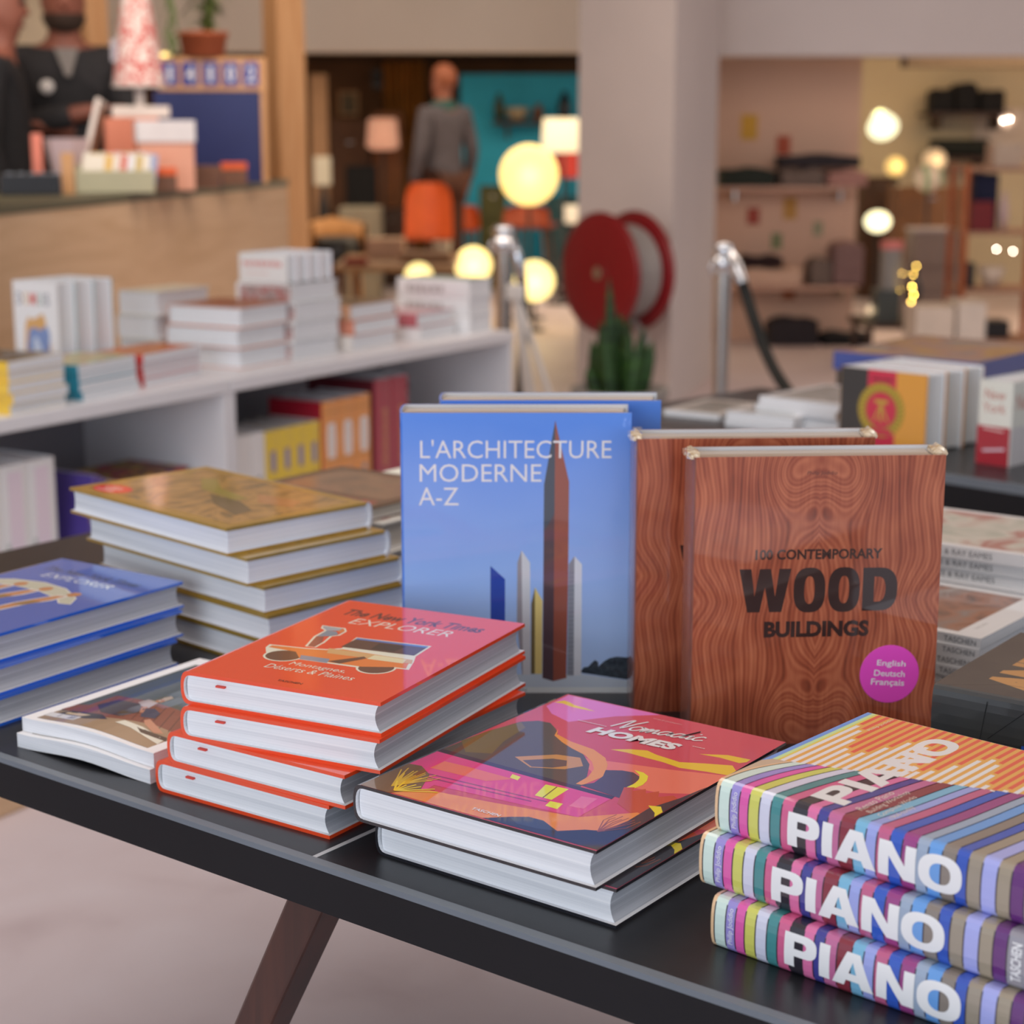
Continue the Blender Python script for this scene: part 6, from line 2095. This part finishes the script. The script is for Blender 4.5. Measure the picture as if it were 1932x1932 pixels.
# teal wall shelf
g = thing('wall_shelf', 'dark shelf board on the teal wall', 'shelf')
a = at(930, 228, 16.25); b = at(1084, 228, 16.25)
mb = MB(); mb.box((a.x, 16.18, a.z - .03), (b.x, 16.5, a.z), DKW); mb.build('shelf_board', g)
for x in (a.x + .12, b.x - .12):
    mb = MB(); mb.box((x, 16.25, a.z - .16), (x + .02, 16.5, a.z - .03), DKW); mb.build('bracket', g)
on_table('vase', 'dark green vase at the left end of the shelf on the teal wall', 'vase', 932, 952, 176, 16.22, .1, paint('dark_green_glaze', '3a4020', vary=.2, rough=.4), a.z, 'vase')
on_table('bowl', 'pale bowl on the shelf on the teal wall', 'bowl', 952, 998, 203, 16.2, .1, paint('pale_glaze', 'b9a98a', rough=.4), a.z, 'bowl')
on_table('vase', 'brown jug on the shelf on the teal wall', 'vase', 1004, 1026, 196, 16.22, .1, BROWNW, a.z, 'vase')
on_table('vase', 'dark blue-black vase at the right end of the shelf on the teal wall', 'vase', 1050, 1078, 172, 16.2, .1, paint('ink_glaze', '1d2c38', rough=.3), a.z, 'vase')
# cream drum lamp, red drum shade, white bowl lamp
def drum(label, x0, y0, x1, y1, dist, mat, name='floor_lamp'):
    g = thing(name, label, 'lamp'); c = at((x0 + x1) / 2, (y0 + y1) / 2, dist); r = wpx(x1 - x0, dist) / 2; h = wpx(y1 - y0, dist) / 2
    mb = MB(); mb.lathe([(r * 1.0, c.z - h), (r * .9, c.z + h), (r * .88, c.z + h), (r * .97, c.z - h)], mat, (c.x, c.y, 0), 28); mb.build('lamp_shade', g)
    mb = MB(); mb.lathe([(0, .001), (.13, .001), (.13, .02), (.012, .035), (.012, c.z + h * .5), (0, c.z + h * .5)], BLK, (c.x, c.y, 0), 16); mb.build('stand', g)


drum('floor lamp with a lit cream drum shade beside the grey pier', 1022, 225, 1104, 286, 14.2, glow('cream_shade', 'e9dfc0', .55))
drum('lamp with a bright red shade under the cream drum lamp', 1046, 288, 1102, 334, 15.2, paint('red_shade', 'cf4038', vary=.06, rough=.7))
drum('small lamp with a white shade just above the hose reel', 1060, 388, 1100, 420, 14.8, glow('white_shade_lit', 'e4d9c4', .35))
cabinet('teal drawer chest behind the large globe lamp', 1030, 372, 1092, 470, 16.0, .35, paint('petrol_paint', '2a5a62', rough=.6), nd=3)
q = at(842, 150, 15.4)
# far lamps seen between the two people and at the top left
g = thing('pendant_lamp', 'large cream pendant shade hanging behind the two people', 'lamp')
q = at(74, 40, 9.6)
mb = MB(); mb.lathe([(.33, q.z - .26), (.30, q.z), (.22, q.z + .18), (.06, q.z + .27), (.05, q.z + .27), (.29, q.z - .25)], paint('cream_pendant', 'd8c4a4', rough=.7), (q.x, q.y, 0), 32); mb.build('lamp_shade', g)
mb = MB(); mb.tube([(q.x, q.y, q.z + .26), (q.x, q.y, 3.149)], .006, BLK, 6); mb.build('cord', g)
lamp_globe('floor_lamp', 'glowing yellow globe lamp far behind the two people', 44, 112, 17, 13.5, GLOBE2)
lamp_globe('floor_lamp', 'glowing yellow globe lamp far behind the tree-shaped lamp', 312, 102, 10, 15.0, GLOBE2)

# ================================================================== RIGHT REAR ROOM
YP = 11.6


def wall_board(label, x0, x1, ytop, dist=11.28, depth=.31):
    a = at(x0, ytop, dist); b = at(x1, ytop, dist)
    g = thing('wall_shelf', label, 'shelf', group='pale shelf boards on the pink wall')
    mb = MB(); mb.box((a.x, dist, a.z - .025), (b.x, YP, a.z), paint('pink_board', 'c9a08a', rough=.6), None, .002); mb.build('shelf_board', g)
    for x in (a.x + .1, b.x - .1):
        mb = MB(); mb.box((x, dist + .06, a.z - .09), (x + .015, YP, a.z - .025), STEEL); mb.build('bracket', g)
    return a.z


def cloth(label, x0, x1, ytop, z0, mat, seed, dist=11.3, depth=.26, group=None):
    a = at(x0, ytop, dist); b = at(x1, ytop, dist)
    mb = MB(); soft(mb, (a.x, dist, z0 + .001), (b.x, dist + depth, max(a.z, z0 + .03)), mat, seed, .008)
    return tag(mb.build('folded_textile'), label, 'textile', group), max(a.z, z0 + .03)


CG = paint('cloth_dark_green', '2c332d', vary=.2, scale=20, rough=.95)
CD = paint('cloth_charcoal', '322d31', vary=.2, scale=20, rough=.95)
CT = paint('cloth_taupe', '75655c', vary=.15, scale=20, rough=.95)
CP = paint('cloth_dusty_pink', 'b4857a', vary=.1, scale=20, rough=.95)
CM = paint('cloth_mauve', '8a6c68', vary=.1, scale=20, rough=.95)
z1 = wall_board('top pale shelf board on the pink wall, carrying dark folded textiles', 1357, 1618, 352)
cloth('dark green folded textile at the left of the top board', 1360, 1466, 318, z1, CG, 1)
_, q = cloth('taupe folded textile in the middle of the top board', 1472, 1560, 320, z1, CT, 2)
cloth('charcoal folded textile lying on the taupe one on the top board', 1470, 1628, 292, q + .012, CD, 3, depth=.24)
cloth('dusty pink folded textile at the right of the top board', 1562, 1640, 322, z1, CP, 4)
z2 = wall_board('middle pale shelf board on the pink wall', 1380, 1618, 540)
_, q = cloth('pale pink stack of towels at the left of the middle board', 1392, 1518, 508, z2, paint('cloth_pale_pink', 'd8b49c', vary=.06, scale=20, rough=.95), 5)
cloth('dark maroon folded textile on top of the pale pink towels', 1396, 1480, 486, q + .012, paint('cloth_maroon', '2c1a1c', vary=.2, scale=20, rough=.95), 6)
cloth('taupe heap of textiles in the middle of the middle board', 1530, 1572, 490, z2, CT, 7)
cloth('brown tall heap of textiles at the right of the middle board', 1574, 1634, 458, z2, CM, 8)
z3 = wall_board('bottom pale shelf board on the pink wall', 1380, 1618, 655)
cloth('black folded textile at the left of the bottom board', 1452, 1548, 604, z3, CD, 9)
cloth('flat black textile at the right of the bottom board', 1552, 1650, 632, z3, BLACKC, 10)
for i, (x0, y0, x1, y1, c, lb) in enumerate(((1399, 216, 1429, 264, 'd8a63c', 'large yellow paper tag at the top of the pink wall'), (1466, 256, 1491, 292, 'b8563a', 'rust-red paper tag above the charcoal textile'),
                                          (1479, 372, 1503, 414, 'c2924a', 'yellow paper tag below the top shelf board'), (1410, 392, 1433, 424, 'a84a3c', 'small dark red tag on the pink wall between the boards'),
                                          (1456, 440, 1475, 470, '7f8a62', 'green paper tag above the middle board'), (1535, 418, 1552, 445, '98987a', 'faint sage paper tag right of the green one'), (1476, 548, 1500, 566, 'a8623c', 'small rust tag under the middle board'))):
    a = at(x0, y0, YP - .012); b = at(x1, y1, YP - .012)
    mb = MB(); mb.box((a.x, YP - .006, b.z), (b.x, YP - .0005, a.z), paint('tag_' + c, c, rough=.7), None, .001); mb.lathe([(0, -.004), (.006, -.004), (.006, 0), (0, 0)], STEEL, ((a.x + b.x) / 2, YP - .006, a.z - .012), 8, None)
    tag(mb.build('paper_tag'), lb, 'tag', 'paper tags on the pink wall')
# shelves beyond the partition
COPPER = paint('copper', 'b8663c', vary=.06, rough=.3, metal=.6)
g = thing('shelf_rack', 'copper-framed open shelf rack at the right edge', 'shelf')
DR = 11.0
xa = at(1822, 400, DR).x; xb = at(1975, 400, DR).x
for x in (xa, xb):
    for y in (DR, DR + .35):
        mb = MB(); mb.tube([(x, y, .002), (x, y, at(0, 312, DR).z)], .022, COPPER, 10); mb.build('upright', g)
lv = []
for yy in (316, 436, 545, 640):
    z = at(1850, yy, DR).z; lv.append(z)
    mb = MB(); mb.box((xa - .015, DR - .015, z - .025), (xb + .015, DR + .365, z), paint('rack_board', 'b0846a', rough=.5), None, .002); mb.build('shelf_board', g)
on_table('bag', 'navy blue bag on the upper level of the copper rack', 'bag', 1838, 1882, 328, DR + .12, .15, paint('navy_cloth', '141a3a', rough=.8), lv[1])
on_table('storage_box', 'dark red box in front of the navy bag on the copper rack', 'box', 1834, 1876, 380, DR + .01, .1, paint('dark_red_box', '7a1016', rough=.5), lv[1])
on_table('vase', 'white and pink vase on the upper level of the copper rack', 'vase', 1886, 1906, 362, DR + .1, .1, paint('pinkish_glaze', 'dcc0bc', rough=.3), lv[1], 'vase')
on_table('storage_box', 'dark box on the middle level of the copper rack', 'box', 1826, 1846, 496, DR + .1, .15, BLK, lv[2])
on_table('bowl', 'pale bowl on the middle level of the copper rack', 'bowl', 1858, 1910, 505, DR + .05, .1, paint('pale_ceramic2', 'dccbb8', rough=.4), lv[2], 'bowl')
on_table('storage_box', 'black box on the lowest visible level of the copper rack', 'box', 1856, 1918, 606, DR + .05, .2, BLK, lv[3])
on_table('box', 'pale card box on top of the copper rack', 'box', 1870, 1925, 270, DR + .05, .2, paint('card_pale', 'cbb8a4', rough=.7), lv[0])
# wooden cupboard, dark high shelf, blind, lamps
cabinet('dark brown chest of drawers beside the pink wall in the right room', 1622, 335, 1690, 640, 14.7, .4, paint('chest_brown', '4a2f1c', vary=.2, rough=.5), nd=4)
zt, M, w = cabinet('brown wooden cupboard left of the copper rack', 1690, 352, 1812, 640, 13.6, .4, paint('cupboard_brown', '7a5230', vary=.12, rough=.5), nd=3)
g = thing('wall_shelf', 'dark high shelf with black bags near the ceiling of the right room', 'shelf')
a = at(1752, 212, 15.1); b = at(1910, 212, 15.1)
mb = MB(); mb.box((a.x, 15.08, a.z - .03), (b.x, 15.5, a.z), DKW); mb.build('shelf_board', g)
for x in (a.x + .1, b.x - .1):
    mb = MB(); mb.box((x, 15.15, a.z - .14), (x + .02, 15.5, a.z - .03), DKW); mb.build('bracket', g)
for i, (x0, x1, yt) in enumerate(((1762, 1802, 168), (1806, 1848, 156), (1852, 1900, 170))):
    mb = MB(); aa = at(x0, yt, 15.12); bb = at(x1, yt, 15.12)
    soft(mb, (aa.x, 15.12, a.z + .001), (bb.x, 15.40, aa.z), BLACKC, 20 + i, .006)
    tag(mb.build('bag'), ('left', 'middle', 'right')[i] + ' black bag on the dark high shelf of the right room', 'bag', 'black bags on the high shelf')
g = thing('wall_shelf', 'lower dark shelf with a long black roll in the right room', 'shelf')
a = at(1755, 296, 15.1); b = at(1880, 296, 15.1)
mb = MB(); mb.box((a.x, 15.08, a.z - .03), (b.x, 15.5, a.z), DKW); mb.build('shelf_board', g)
for x in (a.x + .1, b.x - .1):
    mb = MB(); mb.box((x, 15.15, a.z - .14), (x + .02, 15.5, a.z - .03), DKW); mb.build('bracket', g)
mb = MB(); mb.tube([(a.x + .03, 15.24, a.z + .075), (b.x - .04, 15.24, a.z + .075)], .072, paint('dark_roll', '20241f', rough=.8), 16)
tag(mb.build('textile_roll'), 'long black roll lying on the lower dark shelf', 'roll')
mb = MB(); a = at(1800, 205, 15.48); b = at(1990, 300, 15.48)
for k in range(9):
    z = b.z + (a.z - b.z) * k / 9
    mb.box((at(1840, 200, 15.46).x, 15.462, z), (b.x, 15.475, z + (a.z - b.z) / 9.6), paint('pale_blind', 'd9c8b6', rough=.7))
tag(mb.build('wall_panel'), 'pale slatted wall panel behind the copper rack', 'panel')
WARM = glow('warm_white_glow', 'f6f3c8', 1.6)
g = thing('wall_lamp', 'bright cone lamp tilted on the yellow wall right of the pink wall', 'lamp')
q = at(1664, 232, 14.6)
M = Matrix.Translation(q) @ Matrix.Rotation(-.55, 4, 'Y') @ Matrix.Rotation(.9, 4, 'X')
mb = MB(); mb.lathe([(.03, .13), (.06, .10), (.125, -.06), (.12, -.065), (.05, .09), (0, .10)], WARM, (0, 0, 0), 24, M); mb.build('lamp_shade', g)
mb = MB(); mb.tube([M @ Vector((0, 0, .12)), (q.x + .12, q.y + .35, q.z + .02), (q.x + .12, 15.49, q.z - .1)], .012, BLK, 8); mb.build('arm', g)
lamp_globe('floor_lamp', 'small glowing globe lamp below the tilted cone lamp', 1689, 314, 18, 14.4, glow('amber_glow', 'e8c478', .9))
lamp_globe('floor_lamp', 'white glowing oval lamp right of the pink wall, above the grey tin', 1656, 418, 24, 13.2, WARM, squash=.82)
lamp_globe('floor_lamp', 'cream sphere ornament with an added glow above the brown wooden cupboard', 1763, 303, 22, 14.3, glow('ornament_glow', 'dcc4a4', .25))  # an ornament built as a lamp; its glow and bulb are added
# display table with tins, crates and a string of lights
g = thing('display_table', 'brown display table before the brown wooden cupboard in the right room', 'table')
DT = 10.2
z4 = at(1700, 610, DT).z
xa = at(1630, 600, DT).x; xb = at(1800, 600, DT).x
mb = MB(); mb.box((xa, DT - .02, z4 - .03), (xb, DT + .5, z4), DKW, None, .003); mb.build('table_top', g)
for x in (xa + .04, xb - .04):
    for y in (DT + .02, DT + .46):
        mb = MB(); mb.tube([(x, y, z4 - .03), (x, y, .002)], .02, DKW, 8); mb.build('leg', g)
GREYC = paint('grey_crate', '7d706c', vary=.06, rough=.6)
for i, (x0, x1, yt, yb, lb) in enumerate(((1712, 1812, 542, 0, 'bottom'), (1722, 1812, 500, 542, 'middle'), (1730, 1810, 432, 500, 'topmost, pale-topped'))):
    pass
zc = 0.001
for i, (x0, x1, yt, lb) in enumerate(((1708, 1816, 545, 'large grey crate at the bottom of the pile left of the copper rack'), (1716, 1814, 500, 'grey crate in the middle of the pile left of the copper rack'), (1728, 1810, 432, 'grey crate with a pale top on the pile left of the copper rack'))):
    aa = at(x0, yt, 12.2); bb = at(x1, yt, 12.2)
    g = thing('storage_crate', lb, 'crate', group='grey crates')
    mb = MB(); mb.box((aa.x, 12.2, zc), (bb.x, 12.5, aa.z - .02), GREYC, None, .005); mb.build('body', g)
    mb = MB(); mb.box((aa.x - .006, 12.194, aa.z - .0195), (bb.x + .006, 12.506, aa.z), paint('crate_lid', 'a8a0a4', rough=.5) if i == 2 else GREYC, None, .004); mb.build('lid', g)
    zc = aa.z + .001
mb, M, w, zb, zt = gbox('', '', '', 1655, 548, 1698, 608, 10.22, .2, paint('slate_box', '3c4240', rough=.5), base=z4 + .001)
tag(mb.build('storage_box'), 'slate grey box under the grey tin on the brown display table', 'box')
ztb = zt
g = thing('storage_tin', 'grey tin with a red and pink lid on the brown display table', 'tin')
q = at(1682, 480, 10.32); 
mb = MB(); r_ = wpx(20, 10.3); zl = at(0, 470, 10.3).z
mb.lathe([(0, ztb + .001), (r_, ztb + .001), (r_, zl), (0, zl)], paint('tin_grey', '8a8580', rough=.4), (q.x, q.y, 0), 20, smooth=False); mb.build('body', g)
mb = MB(); mb.lathe([(0, zl + .001), (r_ * 1.05, zl + .001), (r_ * 1.05, zl + .045), (0, zl + .05)], paint('tin_pink', 'd87a74', rough=.4), (q.x, q.y, 0), 20, smooth=False); mb.build('lid', g)
g = thing('bottle', 'dark bottle wound with a short string of warm lights on the brown display table', 'bottle')
q = at(1724, 560, 10.36)
mb = MB(); zt_ = at(0, 500, 10.35).z
mb.lathe([(0, z4 + .001), (.045, z4 + .001), (.045, z4 + (zt_ - z4) * .6), (.018, z4 + (zt_ - z4) * .8), (.018, zt_), (0, zt_)], paint('bottle_glass_dark', '2a2418', rough=.1), (q.x, q.y, 0), 20); mb.build('bottle_body', g)
mb = MB(); pts = []
LT = glow('string_light', 'ffcf60', 55)
bulbs = [(1729, 502), (1723, 518), (1721, 541), (1724, 556), (1719, 570), (1722, 578), (1717, 594), (1702, 516), (1698, 548)]
for (x, y) in bulbs:
    pts.append(at(x, y, 10.24))
mb.tube(pts[:7], .0015, BLK, 6); mb.build('wire', g)
for i, p in enumerate(pts):
    mb = MB(); rr_ = .0052 if i in (2, 3, 4) else (.0036 if i < 7 else .0024)
    mb.lathe([(rr_ * math.sin(math.pi * k / 6) + 1e-5, -rr_ * math.cos(math.pi * k / 6)) for k in range(7)], LT, p, 8); mb.build('light_bulb', g)
lamp_globe('table_lamp', 'little warm white lamp left of the slate grey box on the brown display table', 1645, 585, 11, 10.4, glow('warm_small', 'f0d8b8', .6), z4)
g = thing('light_string', 'pair of tiny white lights on the copper rack', 'lights')
for (x, y) in ((1880, 470), (1911, 474), (1905, 225), (1893, 228)):
    p = at(x, y, DR - .02) if y > 300 else at(x, y, 15.44)
    mb = MB(); rr_ = .0045 if y > 300 else .007
    mb.lathe([(rr_ * math.sin(math.pi * k / 6) + 1e-5, -rr_ * math.cos(math.pi * k / 6)) for k in range(7)], glow('white_point', 'ffe9d8', 60), p, 8); mb.build('light_bulb', g)
on_table('white_box', 'pale box at the foot of the copper rack, left one', 'box', 1738, 1812, 580, 9.6, .3, paint('pale_box_a', 'd8c8b8', rough=.6), 0.001)
on_table('white_box', 'pale box at the foot of the copper rack, right one', 'box', 1818, 1872, 572, 9.6, .3, paint('pale_box_b', 'dccfc2', rough=.6), 0.001)
g = thing('ornament', 'pale ball ornament with red and green bands beside the brown cupboard', 'ornament')
q = at(1752, 336, 13.3); r_ = wpx(26, 13.3)
mb = MB(); BAND = ramp_mat('banded_print', [(.35, '8fae92'), (.45, 'd8cfc4'), (.55, 'd04a34'), (.65, 'd8cfc4')], scale=(1, 1, 1), noise=3, kind='wave', distort=2, rough=.4)
mb.lathe([(r_ * math.sin(math.pi * k / 14) + 1e-4, -r_ * math.cos(math.pi * k / 14)) for k in range(15)], BAND, q, 24); mb.build('ball', g)
mb = MB(); mb.lathe([(0, .001), (.1, .001), (.1, .02), (.012, .03), (.012, q.z - r_ * .95)], BLK, (q.x, q.y, 0), 14); mb.build('stand', g)
# folding trestle board closing the view left of the pier

g = thing('framed_picture', 'small framed picture on the brown panelled cupboard in the rear room', 'picture')
mb, M, w, zb, zt = gbox('', '', '', 640, 172, 676, 218, 17.468, .03, PINE); mb.build('frame', g)
mb = MB(); mb.box((.02, -.004, zb + .02), (w - .02, 0, zt - .02), paint('ochre_print', '6f5a34', vary=.4, scale=12, rough=.5), M); mb.build('print', g)
g = thing('loudspeaker', 'small black loudspeaker high on the brown wall left of the ochre curtain', 'speaker')
mb, M, w, zb, zt = gbox('', '', '', 702, 132, 722, 166, 17.3, .18, BLK); mb.build('cabinet', g)
mb = MB(); mb.lathe([(.0, .012), (.03, .010), (.05, .0)], paint('cone_grey', '3a3a3c', rough=.6), (0, 0, 0), 16, M @ Matrix.Translation((w / 2, -.001, (zb + zt) / 2)) @ Matrix.Rotation(math.pi / 2, 4, 'X')); mb.build('driver', g)
